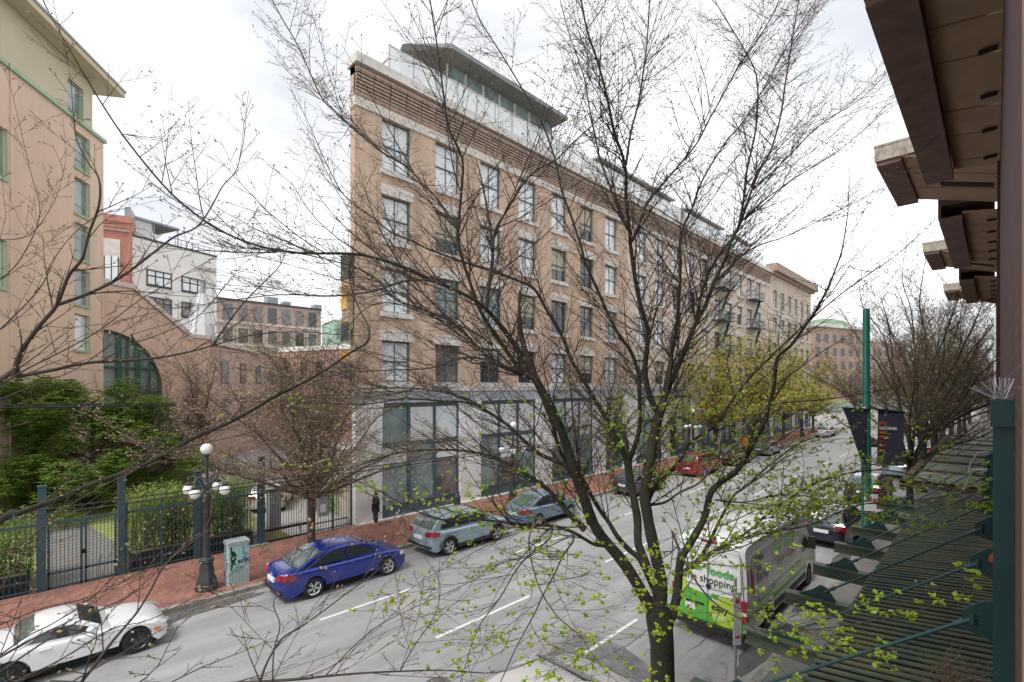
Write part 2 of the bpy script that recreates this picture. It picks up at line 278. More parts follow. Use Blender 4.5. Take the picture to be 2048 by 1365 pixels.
for (x, y, dx, dy, n) in ((-12.4, -2, .02, 1, 22), (-9.2, 3, .05, 1, 14), (-8.9, 8.5, -.5, .8, 8), (-10.0, 11.5, .9, .25, 6), (-5.6, 12, .1, 1, 16), (-13.2, 9, .8, -.1, 5), (-9.4, 20, .06, 1, 30), (-15.2, 4.5, -.9, .2, 3)):
    q = Vector((x, y, 0)); d = Vector((dx, dy, 0)).normalized()
    for k in range(n):
        e = q+d*.55+Vector((rc_.uniform(-.10, .10), rc_.uniform(-.1, .1), 0)); s_ = Vector((-(e-q).y, (e-q).x, 0)).normalized()*.012; ck.add([q-s_+Z3*.0035, q+s_+Z3*.0035, e+s_+Z3*.0035, e-s_+Z3*.0035], [(0,1,2,3)][::-1]); q = e
struct('road_cracks', ck, M['stain'])
for k, (x, y) in enumerate(((-9.0, 6.6), (-12.6, 15.0))):
    mh = thing('manhole_cover', ['round iron manhole cover in the near lane', 'round iron manhole cover in the middle lane farther up'][k], 'manhole', (x, y, 0)); MB().lathe((x, y, 0), [(.36, .001), (.36, .006)], 24).build('rim', M['zinc'], mh); MB().lathe((x, y, 0), [(.31, .006), (.31, .009)], 24).build('cover', M['stain'], mh)
# garden behind the fence
struct('garden_ground', MB().box(-60, -22.0, -40, 8.4, -.03, .05), M['soil'])
struct('driveway', MB().box(-60, -22.0, 8.4, 11.4, -.03, .04), M['concrete'])
struct('lawn', MB().prism([(-24.6,-2),(-24.6,6.5),(-32,8.2),(-46,8.2),(-50,-6)], (0,0,.05), (1,0,0), (0,1,0), (0,0,.06)), M['grass'])
struct('garden_path', MB().prism([(-22.0,.5),(-22.0,2.2),(-27,2.6),(-34,1.6),(-44,2.4),(-44,1.0),(-34,.0),(-27,.6)], (0,0,.11), (1,0,0), (0,1,0), (0,0,.01)), M['aggregate'])
# ---------------- brick warehouse row on the far side
FX = -21.72
ROWS = [(17.75, 20.35), (14.26, 16.5), (10.6, 12.85), (7.08, 9.16)]
BAY = 3.27; WW = 1.68
winA = [12.51+BAY*i for i in range(7)]; winB = [36.8+BAY*i for i in range(10)]; winC = [73.0+BAY*i for i in range(6)]
rw = random.Random(5)
def make_window(y, z0, z1, name='window'):
    """sash window: frame part with pane, lintel and sill under it; local to a root at (FX, y0, 0)"""
    return None
def facade(root, y0, y1, wins, wallm, first):
    mb = MB(); x0, x1 = FX-.45, FX; zs = []
    ys = [(a, a+WW) for a in wins]
    # piers full height, spandrels between windows
    edges = [y0]+[e for p in ys for e in p]+[y1]
    for i in range(0, len(edges), 2): mb.box(x0, x1, edges[i], edges[i+1], 6.6, 22.3)
    for a, b in ys:
        lo = 6.6
        for (s, t) in reversed(ROWS): mb.box(x0, x1-.003, a, b, lo, s); lo = t
        mb.box(x0, x1-.003, a, b, lo, 22.3)
    mb.box(x0, x1+.03, y0, y1-.01, 21.9, 22.3)
    return mb.build('wall', wallm, root)
protos = {}
def window_set(root, wins, g0=0):
    for i, y in enumerate(wins):
        for r, (z0, z1) in enumerate(ROWS):
            q = rw.random(); top = r < 2
            pm = 'pane_pale' if (q < (.8 if top else .35)) else ('pane_mid' if q < .6 else ('pane_green' if q < .75 else 'pane_dark'))  # blinds, and sky reflection put into pane colour: upper rows pale more often
            if pm == 'pane_dark' or (pm == 'pane_mid' and rw.random() < .5): pm = rw.choice(['half1', 'half2', 'pane_dark'])
            key = (r, pm)
            if key not in protos:
                X = FX-.28; fr = MB(); h = z1-z0; b = .07
                fr.box(X, X+.09, 0, b, 0, h).box(X, X+.09, WW-b, WW, 0, h).box(X, X+.09, b, WW-b, h-b, h).box(X, X+.09, b, WW-b, 0, b)
                fr.box(X, X+.10, b, WW-b, h*.5-.035, h*.5+.035).box(X+.01, X+.08, WW/2-.02, WW/2+.02, b, h*.5-.035).box(X+.01, X+.08, WW/2-.02, WW/2+.02, h*.5+.035, h-b)
                fo = fr.build('window', M['teal']); 
                pa = MB().box(X+.02, X+.04, b, WW-b, b, h-b).build('pane', M[pm] if not pm.startswith('half') else M['pane_dark'], fo)
                if pm.startswith('half'): MB().box(X+.041, X+.05, b+.02, WW-b-.02, h*(.62 if pm == 'half1' else .38), h-b-.02).build('blind', M['pane_pale'] if pm == 'half1' else M['cream'], fo)
                li = MB()
                if r:   # rough stone lintel with slightly arched top
                    n = 8; P = [(-.12, 0)]+[(-.12+(WW+.24)*k/n, .46+.09*math.sin(math.pi*k/n)+rw.uniform(-.02, .02)) for k in range(n+1)]+[(WW+.12, 0)]
                    li.prism(P, (FX-.2, 0, h+.002), (0,1,0), (0,0,1), (.27, 0, 0)); li.build('lintel', M['lintel'], fo)
                sl_ = MB(); n = 6
                P = [(-.1, 0), (-.1, -.24)]+[(-.1+(WW+.2)*k/n, -.26+rw.uniform(-.03, .03)) for k in range(1, n)]+[(WW+.1, -.24), (WW+.1, 0)]
                sl_.prism(P, (FX-.2, 0, -.002), (0,1,0), (0,0,1), (.33, 0, 0)); sl_.build('sill', M['capst'], fo)
                protos[key] = fo; o = fo
            else: o = copy_tree(protos[key])
            o.parent = root; o.location = (-root.location.x, y-root.location.y, z0)
def storefront(root, glass, piers, y0, y1):
    for a, b in piers:
        pm = MB().box(FX-.3, FX+.06, a, b, .1, 5.8); pm.box(FX-.3, FX+.12, a-.03, b+.03, 5.8, 5.998); pm.build('pier', M['pier'], root)
    MB().box(FX-.3, FX+.02, y0, y1, 6.0, 6.6).build('fascia_panel', M['fascia'], root)
    for a, b in glass:
        f = MB(); X = FX-.18; n = 3; wv = (b-a)/n
        f.box(X-.05, X+.16, a, b, .14, .75)                                  # bulkhead
        f.box(X-.05, X+.2, a, b, .75, .83); f.box(X-.05, X+.10, a, b, 3.78, 3.95); f.box(X-.05, X+.08, a, b, 5.8, 5.998)
        for k in range(n+1):
            c = a+wv*k; c0 = max(a, c-.08); c1 = min(b, c+.08); f.box(X-.05, X+.11, c0, c1, .83, 3.78); f.box(X-.05, X+.09, c0, c1, 3.95, 5.8)
        for k in range(n*2+1):
            c = a+.02+(b-a-.04)*k/(n*2); f.box(X+.16, X+.18, max(a, c-.03), min(b, c+.03), .2, .72)
        fo = f.build('shop_window', M['teal'], root)
        for k in range(n):
            q = rw.random(); lo = M['pane_dark'] if q < .3 else (M['pane_mid'] if q < .5 else M['pane_green'])
            c0, c1 = a+wv*k+.1, a+wv*(k+1)-.1
            h0 = .83
            if k == 1 and rw.random() < .6: h0 = .83
            MB().box(X, X+.03, c0, c1, h0, 3.76).build('pane', lo, fo)
            if rw.random() < .5: MB().box(X+.031, X+.04, c0+.02, c1-.02, 2.3+rw.random(), 3.7).build('roller_blind', M['pane_pale'], fo)
            MB().box(X, X+.03, c0, c1, 3.97, 5.76).build('upper_pane', M['pane_pale'] if rw.random() < .93 else M['pane_green'], fo)
    MB().box(FX-.1, FX+.2, y0, y1, .1, .2).build('plinth', M['capst'], root)
def corbels(root, y0, y1):
    c = MB(); k = 0; y = y0
    while y < y1-.1:
        e = min(y+.93, y1)
        for j in range(7): c.box(FX-.1, FX+.05+.035*j, y+.02, e-.04, 20.95+.16*j+ (0 if k % 2 else .0), 20.95+.16*j+.1)
        c.box(FX-.1, FX+.03, y, e, 20.9, 22.1); c.box(FX-.1, FX+.08+.035*6, y, e, 21.99, 22.1)
        y += .93; k += 1
    return c.build('corbelled_brickwork', M['tan_dark'], root)
A0, A1, B1, C1 = 11.05, 35.3, 71.4, 92.2
ra = thing('warehouse_building', 'tan brick corner warehouse with corbelled parapet, nearest of the row across the street', 'building', (FX, A0, 0), 'brick warehouses across the street')
facade(ra, A0, A1, winA, M['tan'], 1); window_set(ra, winA)
MB().prism([(FX-.46, A0+.02), (FX-14, 24.4), (FX-14, 60), (FX-.46, A1-.02)], (0,0,.1), (1,0,0), (0,1,0), (0,0,22.1)).build('side_wall', M['tan'], ra)
MB().box(FX-.2, FX+.09, A0-.03, A1, 6.6, 6.86).build('belt_course', M['capst'], ra)
b_ = MB().box(FX-.2, FX+.07, A0-.02, A1, 20.36, 20.8); b_.build('lintel_band', M['lintel'], ra)
corbels(ra, A0, A1)
MB().box(FX-.6, FX+.36, A0-.1, A1, 22.3, 22.76).build('coping', M['capst'], ra)
storefront(ra, [(12.5,17.46), (19.05,24.0), (25.6,30.5), (32.1,34.6)], [(11.05,12.5), (17.46,19.05), (24.0,25.6), (30.5,32.1), (34.6,35.3)], A0, A1)
rb = thing('warehouse_building', 'paler brick warehouse adjoining the tan corner one, with iron fire escapes', 'building', (FX, A1, 0), 'brick warehouses across the street')
facade(rb, A1, B1, winB, M['pale'], 0); window_set(rb, winB)
MB().box(FX-14, FX-.45, A1, B1, .1, 22.2).build('side_wall', M['pale'], rb)
MB().box(FX-.2, FX+.09, A1, B1, 6.6, 6.86).build('belt_course', M['capst'], rb)
MB().box(FX-.2, FX+.07, A1, B1, 20.36, 20.8).build('lintel_band', M['lintel'], rb)
corbels(rb, A1, B1); MB().box(FX-.6, FX+.36, A1, B1, 22.3, 22.76).build('coping', M['capst'], rb)
st = []; pr = []; y = A1
while y < B1-2: pr.append((y, y+1.4)); st.append((y+1.4, min(y+6.0, B1))); y += 6.0
storefront(rb, st, pr, A1, B1)
for k, yy in enumerate((52.6, 62.5)):            # fire escapes
    f = MB()
    for z in (7.0, 10.5, 14.1, 17.6):
        f.box(FX+.02, FX+1.1, yy, yy+3.4, z, z+.06)
        for t in (z+.5, z+1.0): f.bar((FX+1.08, yy, t), (FX+1.08, yy+3.4, t), .05); f.bar((FX, yy, t), (FX+1.08, yy, t), .05); f.bar((FX, yy+3.4, t), (FX+1.08, yy+3.4, t), .05)
        for j in range(12): f.bar((FX+1.08, yy+.31*j, z), (FX+1.08, yy+.31*j, z+1), .025)
        if z < 17: f.bar((FX+.6, yy+.2, z), (FX+.6, yy+3.0, z+3.5), .3, .05)
    f.build('fire_escape', M['iron'], rb)
rc = thing('warehouse_building', 'farthest beige brick warehouse of the row, with a brown cornice', 'building', (FX, B1, 0), 'brick warehouses across the street')
facade(rc, B1, C1, winC, M['pale'], 0); window_set(rc, winC)
MB().box(FX-18, FX-.45, B1, C1, .1, 22.9).build('side_wall', M['pale'], rc)
MB().box(FX-.5, FX+.5, B1, C1+.3, 22.3, 22.6).box(FX-.5, FX+.95, B1, C1+.6, 22.6, 23.7).build('cornice', M['tan_dark'], rc)
MB().box(FX-.2, FX+.12, B1, C1, 16.9, 17.3).box(FX-.2, FX+.12, B1, C1, 6.6, 6.9).build('belt_course', M['capst'], rc)
st = []; pr = []; y = B1
while y < C1-2: pr.append((y, y+1.2)); st.append((y+1.2, min(y+5.2, C1))); y += 5.2
storefront(rc, st, pr, B1, C1)
# rooftop penthouses behind a glass balustrade
def penthouse(y0, y1, label, par, first=False):
    t = thing('penthouse', label, 'rooftop apartment', (FX-4, y0, 22.2), 'penthouses on the warehouse roof')
    xo = FX-.9; zf, zb = 26.6, 25.9
    if first: P = [(-23.0, 17.9), (-25.2, 15.9), (-31, 19.5), (-31, y1), (-23.0, y1)]
    else: P = [(-23.7, y0+.4), (-24.4, y0+.4), (-31, y0), (-31, y1), (-23.7, y1)]
    n = len(P); r = MB(); zz = [27.12, 27.2, 27.0, 27.0, 27.12]
    if not first: zz = [q-.75 for q in zz]
    top = [(a, b, z+(.28 if first else .16)) for (a, b), z in zip(P, zz)]; bot = [(a+(.35 if k in (0,4) else 0)-.35, b, z) for k, ((a, b), z) in enumerate(zip(P, zz))]
    r.add(bot+top, [tuple(range(n-1,-1,-1)), tuple(range(n, 2*n))]+[(i, (i+1)%n, n+(i+1)%n, n+i) for i in range(n)])
    r.build('roof', M['roofdk'] if first else M['steel'], t)
    MB().box(-31, -24.25, y0+1.6, y1-.4, 22.2, 27.1 if first else 26.3).build('wall', M['pane_green'], t)
    f = MB(); y = y0+1.2
    while y < y1-.7: f.box(-24.25, -24.17, y, y+.14, 22.3, 27.0 if first else 26.28); y += 1.5
    f.box(-24.25, -24.18, y0+1.6, y1-.4, 26.1, 26.25); f.box(-24.25, -24.19, y0+1.6, y1-.4, 25.9, 26.0)
    f.build('window_frame', M['capst'], t)
penthouse(17.2, 29.0, 'grey roofed glass penthouse at the near end of the warehouse roof', ra, True)
penthouse(34.0, 48.0, 'grey roofed glass penthouse second along the warehouse roof', rb)
penthouse(50.5, 61.0, 'grey roofed glass penthouse third along the warehouse roof', rb)
penthouse(63.5, 71.0, 'smallest and farthest glass penthouse on the warehouse roof', rb)
bl = thing('glass_balustrade', 'clear glass balustrade along the warehouse parapet', 'balustrade', (FX-.5, 13, 22.76))
g = MB(); y = 13.2
while y < 70: g.box(FX-.46, FX-.44, y, y+1.42, 22.9, 24.5); y += 1.5
g.box(FX-3.5, FX-.5, 13.16, 13.18, 22.9, 23.9)
g.build('glass', M['balus'], bl)
g = MB(); y = 13.16
while y < 70.5: g.box(FX-.48, FX-.43, y, y+.05, 22.7, 24.56); y += 1.5
g.box(FX-.48, FX-.43, 13.16, 70, 24.5, 24.55); g.box(FX-3.5, FX-.5, 13.12, 13.16, 23.8, 23.85); g.box(FX-3.5, FX-3.45, 13.12, 13.17, 22.2, 23.8)
g.build('handrail', M['steel'], bl)
pl = MB(); rr = random.Random(3)
for k in range(260):
    y = 20+rr.random()**1.3*48; x = FX-1.2-rr.random()*1.2; z = 22.9+rr.random()*1.5; a = rr.random()*6.28; s = .12
    d = Vector((math.cos(a), math.sin(a), rr.uniform(-.3, 1))).normalized()*s; e = d.orthogonal().normalized()*s*.4; c = Vector((x, y, z)); pl.quad(c-d, c+e, c+d, c-e)
tag(pl.build('terrace_shrubs', M['leaf']), 'green shrubs in planters on the warehouse roof terrace', 'shrubs', kind='stuff')
# projecting sign on the corner
sg = thing('projecting_sign', 'vertical black and gold sign with a sunburst on the corner of the tan warehouse', 'sign', (FX-.35, A0-.2, 8))
MB().box(FX-.75, FX-.02, A0-.3, A0-.08, 9.6, 12.6).build('board', M['tan_dark'], sg)
MB().box(FX-.8, FX+.02, A0-.33, A0-.06, 12.0, 13.2).build('dark_panel', M['char'], sg); MB().box(FX-.8, FX+.04, A0-.33, A0-.06, 7.2, 8.0).build('dark_panel', M['char'], sg); MB().box(FX-.75, FX, A0-.33, A0-.3, 9.0, 9.9).build('dark_panel', M['char'], sg)
s = MB(); c = Vector((FX-.4, A0-.345, 11.0)); s.box(FX-.75, FX-.1, A0-.35, A0-.3, 10.55, 11.05)
for k in range(13):
    a = R(k*15); d = Vector((math.cos(a), 0, math.sin(a))); s.bar(c+d*.1, c+d*.75, .035)
for k in range(9): s.bar((FX-.72+.08*k, A0-.34, 8.05), (FX-.8+.1*k, A0-.34, 8.6), .03)
s.box(FX-.72, FX-.1, A0-.34, A0-.3, 9.95, 10.05)
s.build('gold_sunburst', mat('gold_leaf', (.62,.36,.1), .5), sg)

# ---------------- buildings to the left
def frame_plane(px0, Z0, px1, Z1):
    a = Vector((*XZ(px0, Z0), 0)); b = Vector((*XZ(px1, Z1), 0)); U = (b-a).normalized(); V = Vector((-U.y, U.x, 0))
    if V.dot(a) < 0: V = -V                      # V points away from the camera
    return a, U, V, (b-a).length
def zat(py, Z): return H+(775-py)*Z/966
# beige tower
a, U, V, Ln = frame_plane(-120, 21.0, 207, 32.0)
tw = thing('apartment_tower', 'tall peach and beige rendered block with a green ledge and overhanging flat roof', 'building', a)
def up(px):                                        # position along the tower facade at picture column px
    # ray through px intersected with the facade line
    d = W(px, 775, 1)-Vector((0, 0, H)); d.z = 0
    den = d.x*U.y-d.y*U.x; t = (a.x*U.y-a.y*U.x)/den; p = d*t; return (p-a).dot(U)
wz = [(25.6, 2.6), (22.45, 2.2), (19.65, 2.2), (16.9, 2.2), (14.1, 2.2), (11.3, 2.2)]
u0, u1 = up(149), up(178); lw = [(25.7, 3.0), (19.8, 2.5), (14.2, 2.4)]; q0, q1 = up(-38), up(13)
wl = MB(); ups = MB()
def wallwith(mb, z0, z1, holes, lo, hi):
    # holes: list of (ua, ub, za, zb) sorted columns
    cols = sorted(set((h[0], h[1]) for h in holes)); e = lo
    for ca, cb in cols:
        mb.obox(a, U, V, e, ca, 0, .5, z0, z1); hs = sorted([(h[2], h[3]) for h in holes if h[0] == ca]); zz = z0
        for s_, t_ in hs: mb.obox(a, U, V, ca, cb, .002, .5, zz, s_); zz = t_
        mb.obox(a, U, V, ca, cb, .002, .5, zz, z1); e = cb
    mb.obox(a, U, V, e, hi, 0, .5, z0, z1)
wallwith(wl, 0, 23.0, [(u0, u1, t-h, t) for t, h in wz[1:]]+[(q0, q1, t-h, t) for t, h in lw[1:]], 0, Ln)
wl.obox(a, U, V, up(21)-.05, up(21)+.05, -.04, 0, 0, 23.0); wl.obox(a, U, V, 0, Ln, .5, 8, 0, 22.9)
wl.build('lower_wall', M['peach'], tw)
a0 = a.copy(); a = a + V*.35
wallwith(ups, 23.2, 26.6, [(u0, u1, 23.25, 25.6), (q0, q1, 23.25, 25.7)], 0, Ln-.5)
ups.obox(a, U, V, 0, Ln-.5, .5, 7, 23.2, 26.6); ups.build('upper_wall', M['olive'], tw); a = a0
MB().obox(a, U, V, -.2, Ln+.12, -.14, 7.9, 22.98, 23.2).build('ledge', M['verdi'], tw)
MB().obox(a, U, V, -.5, Ln+1.0, -.75, 9, 26.62, 26.95).build('eave', M['olive'], tw)
MB().obox(a, U, V, -.55, Ln+1.06, -.81, 9.1, 26.96, 27.1).build('roof', M['zinc'], tw)
for (ca, cb, lst, dv) in ((u0, u1, wz, 0), (q0, q1, lw, 0)):
    for t, h in lst:
        dv = .35 if t > 25 else 0; z0 = max(t-h, 23.25) if t > 25 else t-h
        f = MB(); b = .06
        f.obox(a, U, V, ca, ca+b, dv+.15, dv+.3, z0, t).obox(a, U, V, cb-b, cb, dv+.15, dv+.3, z0, t).obox(a, U, V, ca+b, cb-b, dv+.15, dv+.3, t-b, t).obox(a, U, V, ca-.06, cb+.06, dv-.08, dv+.3, z0-.14, z0-.002)
        f.obox(a, U, V, ca+b, cb-b, dv+.16, dv+.28, z0+.55, z0+.6); f.obox(a, U, V, cb-.005, cb+.08, dv-.03, dv+.02, z0, t)
        fo = f.build('window', M['verdi'], tw); MB().obox(a, U, V, ca+b, cb-b, dv+.2, dv+.24, z0, t-b).build('pane', M['pane_pale'] if rw.random() < .4 else M['pane_green'], fo)
# gabled wing with the quarter-round window
a, U, V, Ln = frame_plane(200, 32.6, 420, 41.5)
def up2(px): return up(px)
wg = thing('gabled_wing', 'peach rendered wing with sloping roofline and big green arched window behind the evergreen', 'building', a)
g0, g1, g2 = up(207), up(262), up(378)
P = [(0, 0), (Ln, 0), (Ln, 10.9), (g2, 10.9), (g1, 13.9), (0, 13.9)]
ca = up(207); rad = up(325)-ca; cz = 6.6
arc = [(ca+rad*math.sin(R(90*k/14)), cz+4.15*math.cos(R(90*k/14))) for k in range(15)]
# wall built as strips round the opening
wl = MB(); Z3 = Vector((0,0,1))
wl.prism([(0,0), (Ln,0), (Ln,4.7), (0,4.7)], a, U, Z3, V*.4)
wl.prism([(0,4.7), (ca,4.7), (ca,cz+4.15), (g1,cz+4.15), (g1,13.9), (0,13.9)], a, U, Z3, V*.4)
wl.prism([(ca+rad,4.7), (Ln,4.7), (Ln,10.9), (g2,10.9), (g1,13.9), (g1,cz+4.15)]+[p for p in arc if p[0] > g1]+[(ca+rad,cz)], a+V*.002, U, Z3, V*.4)
wl.prism([p for p in arc if p[0] <= g1]+[(g1, [p for p in arc if p[0] > g1][0][1]), (g1, cz+4.15), (ca, cz+4.16)], a+V*.004, U, Z3, V*.4)
wl.obox(a, U, V, 0, Ln, .42, 8, 0, 10.8); wl.build('wall', M['peach2'], wg)
MB().prism([(-.1,13.9), (g1+.1,13.9), (g2+.1,10.9), (Ln,10.9), (Ln,11.2), (g2+.2,11.2), (g1+.15,14.2), (-.1,14.2)], a-V*.12, U, Z3, V*6).build('coping', M['capst'], wg)
f = MB(); q = a+V*.18
outer = [(ca,4.7)]+[(ca+rad,4.7)]+arc[::-1]
for i in range(len(arc)-1): f.bar(q+U*arc[i][0]+Z3*arc[i][1], q+U*arc[i+1][0]+Z3*arc[i+1][1], .2, .2)
f.bar(q+U*(ca+rad-.08)+Z3*4.7, q+U*(ca+rad-.08)+Z3*cz, .2); 
for z, wd in ((6.4, .22), (8.2, .12), (4.8, .35)): f.bar(q+U*ca+Z3*z, q+U*(ca+math.sqrt(max(0, 1-max(0, (z-cz)/4.15)**2))*rad)+Z3*z, .12, wd)
for k, wd in ((.0, .14), (.27, .34), (.42, .1), (.58, .34), (.8, .1)): f.bar(q+U*(ca+rad*k)+Z3*4.7, q+U*(ca+rad*k)+Z3*(cz+4.15*math.sqrt(1-k*k)), .12, wd)
fo = f.build('arched_window', M['darkgreen'], wg)
MB().prism(outer, a+V*.28, U, Z3, V*.02).build('pane', M['pane_green'], fo)
f = MB()
for z in (3.4, ): f.prism([(g2-.2, z-.9), (Ln-.3, z-.9), (Ln-.3, z+.6), (g2-.2, z+.6)], a-V*.01, U, Z3, V*.03)
f.build('ground_window', M['pane_dark'], wg)
# low brick range running back, with pale coping
a, U, V, Ln = frame_plane(378, 39.5, 610, 76)
lb = thing('brick_range', 'low brown brick range with pale coping behind the bare street tree', 'building', a)
MB().obox(a, U, V, 0, Ln, 0, 8, 0, 10.7).build('wall', M['pinkbrick'], lb); MB().obox(a, U, V, -.2, Ln, -.2, 8.2, 10.7, 11.0).build('coping', M['capst'], lb)
for k in range(8):
    for z in (7.2, 3.6):
        f = MB(); c = 1.5+k*4.6; f.obox(a, U, V, c, c+1.7, -.05, .05, z, z+2.1); fo = f.build('window', M['teal'], lb)
        MB().obox(a, U, V, c+.1, c+1.6, -.07, -.052, z+.1, z+2.0).build('pane', M['pane_green' if k % 2 else 'pane_mid'], fo)
# glass spire
p = W(404, 672, 43); sp = thing('roof_spire', 'pale pointed conical spire on the low roof, in front of the white block', 'spire', (p.x, p.y, 10.8))
MB().lathe((p.x, p.y, 0), [(1.35, 10.9), (1.15, 12.2), (.62, 14.2), (.3, 15.1)], 10).build('cone', M['spire'], sp)
MB().lathe((p.x, p.y, 0), [(.31, 15.05), (.12, 15.7), (.04, 16.1), (.03, 16.9)], 10).build('finial', M['zinc'], sp)
f = MB()
for k in range(10):
    q = 2*math.pi*(k)/10; f.tube([(p.x+1.37*math.cos(q), p.y+1.37*math.sin(q), 10.95), (p.x+1.17*math.cos(q), p.y+1.17*math.sin(q), 12.2), (p.x+.64*math.cos(q), p.y+.64*math.sin(q), 14.2), (p.x+.31*math.cos(q), p.y+.31*math.sin(q), 15.1)], .035, 4)
f.build('rib', M['steel'], sp)
# white block
a, U, V, Ln = frame_plane(262, 60, 433, 70)
wb = thing('office_block', 'white rendered block with wide charcoal windows and a roof terrace', 'building', a)
z1 = 25.6
MB().obox(a, U, V, 0, Ln, .0, 12, 0, z1).build('wall', M['white'], wb); MB().obox(a, U, V, -.05, Ln+.05, -.1, 12.1, z1, z1+.25).build('roof_edge', M['char'], wb)
MB().obox(a, U, V, -.5, -.02, 0, 12, 0, z1+.8).build('dark_party_wall', M['zinc'], wb)
for (pa, pb) in ((293, 343), (363, 410)):
    ca, cb = up(pa), up(pb)
    for t, h in ((21.9, 2.15), (18.45, 2.15), (15.0, 2.15), (11.6, 2.15)):
        f = MB(); f.obox(a, U, V, ca, cb, -.12, 0, t-.16, t).obox(a, U, V, ca, cb, -.12, 0, t-h, t-h+.3).obox(a, U, V, ca, cb, -.1, 0, t-.85, t-.7)
        for k in range(4): c = ca+(cb-ca-.12)*k/3; f.obox(a, U, V, c, c+.12, -.11, 0, t-h, t)
        fo = f.build('window', M['char'], wb); n = 0
        MB().obox(a, U, V, ca+.1, cb-.1, -.05, -.02, t-h+.2, t-.1).build('pane', M['pane_pale' if t > 20 else 'pane_mid'], fo)
f = MB()
f.obox(a, U, V, .3, 3.0, 1, 5, z1+.2, z1+2.6).build('roof_pavilion', M['balus'], wb)
f = MB(); f.obox(a, U, V, .2, 6.2, .6, 5.4, z1+2.6, z1+2.85)
for c in (.2, 3.0, 6.0): f.obox(a, U, V, c, c+.1, .7, .8, z1+.2, z1+2.6)
f.build('pavilion_frame', M['zinc'], wb)
f = MB()
for k in range(9): c = 4.5+(Ln-4.7)*k/8; f.obox(a, U, V, c, c+.05, .1, .15, z1+.2, z1+1.2)
f.obox(a, U, V, 4.5, Ln-.15, .1, .15, z1+1.15, z1+1.22); f.build('railing', M['char'], wb)
f = MB().obox(a, U, V, Ln-2.6, Ln-.2, -.3, 0, 23.3, 23.55); f.build('vent', M['zinc'], wb)
f = MB(); q = a-V*.12; f.tube([q+U*(Ln-1.2)+Z3*23.0, q+U*(Ln-.4)+Z3*21.9, q+U*(Ln-.4)+Z3*8], .09, 6); f.build('downpipe', M['whitel'], wb)
# red brick block between
a, U, V, Ln = frame_plane(196, 57, 259.5, 58.5)
rd = thing('brick_block', 'salmon red brick block squeezed between the peach tower and the white block', 'building', a)
MB().obox(a, U, V, 0, Ln, 0, 10, 0, 25.9).build('wall', M['redbrick'], rd)
MB().obox(a, U, V, 0, Ln+.15, -.25, 10, 26.6, 27.4).obox(a, U, V, 0, Ln+.1, -.12, 10, 25.9, 26.6).build('cornice', M['redbrick'], rd)
MB().obox(a, U, V, 0, Ln+.1, -.2, 0, 25.5, 25.8).obox(a, U, V, 0, Ln, -.15, 0, 15.7, 17.6).obox(a, U, V, 0, Ln, -.14, 0, 17.9, 18.3).build('stone_band', M['pinktrim'], rd)
MB().obox(a, U, V, Ln-.5, Ln+.1, 0, 9, 27.4, 28.6).build('chimney', M['zinc'], rd)
for t, h in ((24.4, 5.8), (16.9, 3.4)):
    ca, cb = up(208), up(238); f = MB().obox(a, U, V, ca-.12, cb+.12, -.1, 0, t-h-.15, t+.1); fo = f.build('window', M['capst'], rd)
    MB().obox(a, U, V, ca, cb, -.14, -.102, t-h+.1, t-2.0 if h > 5 else t).build('pane', M['pane_pale'], fo)
    g = MB()
    for k in range(3): c = ca+(cb-ca-.1)*k/2; g.obox(a, U, V, c, c+.1, -.16, -.1, t-h+.1, t-2 if h > 5 else t)
    g.build('mullion', M['char'], fo)
# red brick terrace far back
a, U, V, Ln = frame_plane(433, 84, 642, 97)
rt = thing('brick_terrace', 'long red brick terrace with pale window bands in the distance beyond the garden', 'building', a)
MB().obox(a, U, V, 0, Ln, 0, 10, 0, 22.2).build('wall', M['pinkbrick'], rt)
MB().obox(a, U, V, -.1, Ln, -.3, 10, 22.2, 22.5).build('roof', M['char'], rt)
MB().obox(a, U, V, 0, Ln, -.12, 0, 18.2, 18.6).obox(a, U, V, 0, Ln, -.12, 0, 14.2, 14.6).build('string_course', M['capst'], rt)
for k in range(7):
    for j, (z, h) in enumerate(((18.7, 2.9), (14.8, 2.6), (11.0, 2.6))):
        c = .9+k*(Ln-1)/7; fo = MB().obox(a, U, V, c-.15, c+1.75, -.1, 0, z-.15, z+h+.15).build('window', M['capst'] if j else M['tan'], rt)
        MB().obox(a, U, V, c, c+1.6, -.13, -.102, z, z+h).build('pane', M['pane_mid' if (k+j) % 3 else 'pane_dark'], fo)
for c, s in ((9, 1.2), (12, .8), (18, .9)): MB().obox(a, U, V, c, c+s*1.6, 2, 4, 22.5, 22.5+s*1.3).build('roof_plant', M['zinc'], rt)
# others glimpsed between the terrace and the corner
a, U, V, Ln = frame_plane(668, 78, 712, 80)
t = thing('pale_green_building', 'pale green panelled building glimpsed left of the warehouse corner', 'building', a); MB().obox(a, U, V, 0, Ln+6, 0, 8, 0, 17.6).build('wall', M['greenpanel'], t); MB().obox(a, U, V, -.1, Ln+6, -.1, 8, 17.6, 17.8).build('parapet', M['capst'], t)
for z in (14.6, 11.4): MB().obox(a, U, V, .4, 2.6, -.05, 0, z, z+1.8).build('window', M['pane_green'], t)
a, U, V, Ln = frame_plane(560, 66, 712, 60)
t = thing('ribbed_shed', 'low pink building with vertical ribs left of the warehouse corner', 'building', a); MB().obox(a, U, V, 0, Ln+5, 0, 8, 0, 11.6).build('wall', M['pinkpanel'], t)
f = MB(); c = 0
while c < Ln+5: f.obox(a, U, V, c, c+.16, -.12, 0, 2, 11.4); c += .55
f.build('ribs', M['pinkbrick'], t); MB().obox(a, U, V, -.1, Ln+5, -.2, 8, 11.6, 12.2).build('coping', M['white'], t)
for k in range(3): MB().obox(a, U, V, 1+k*3, 2.2+k*3, -.14, -.02, 8.2, 10.2).build('window', M['pane_dark'], t)
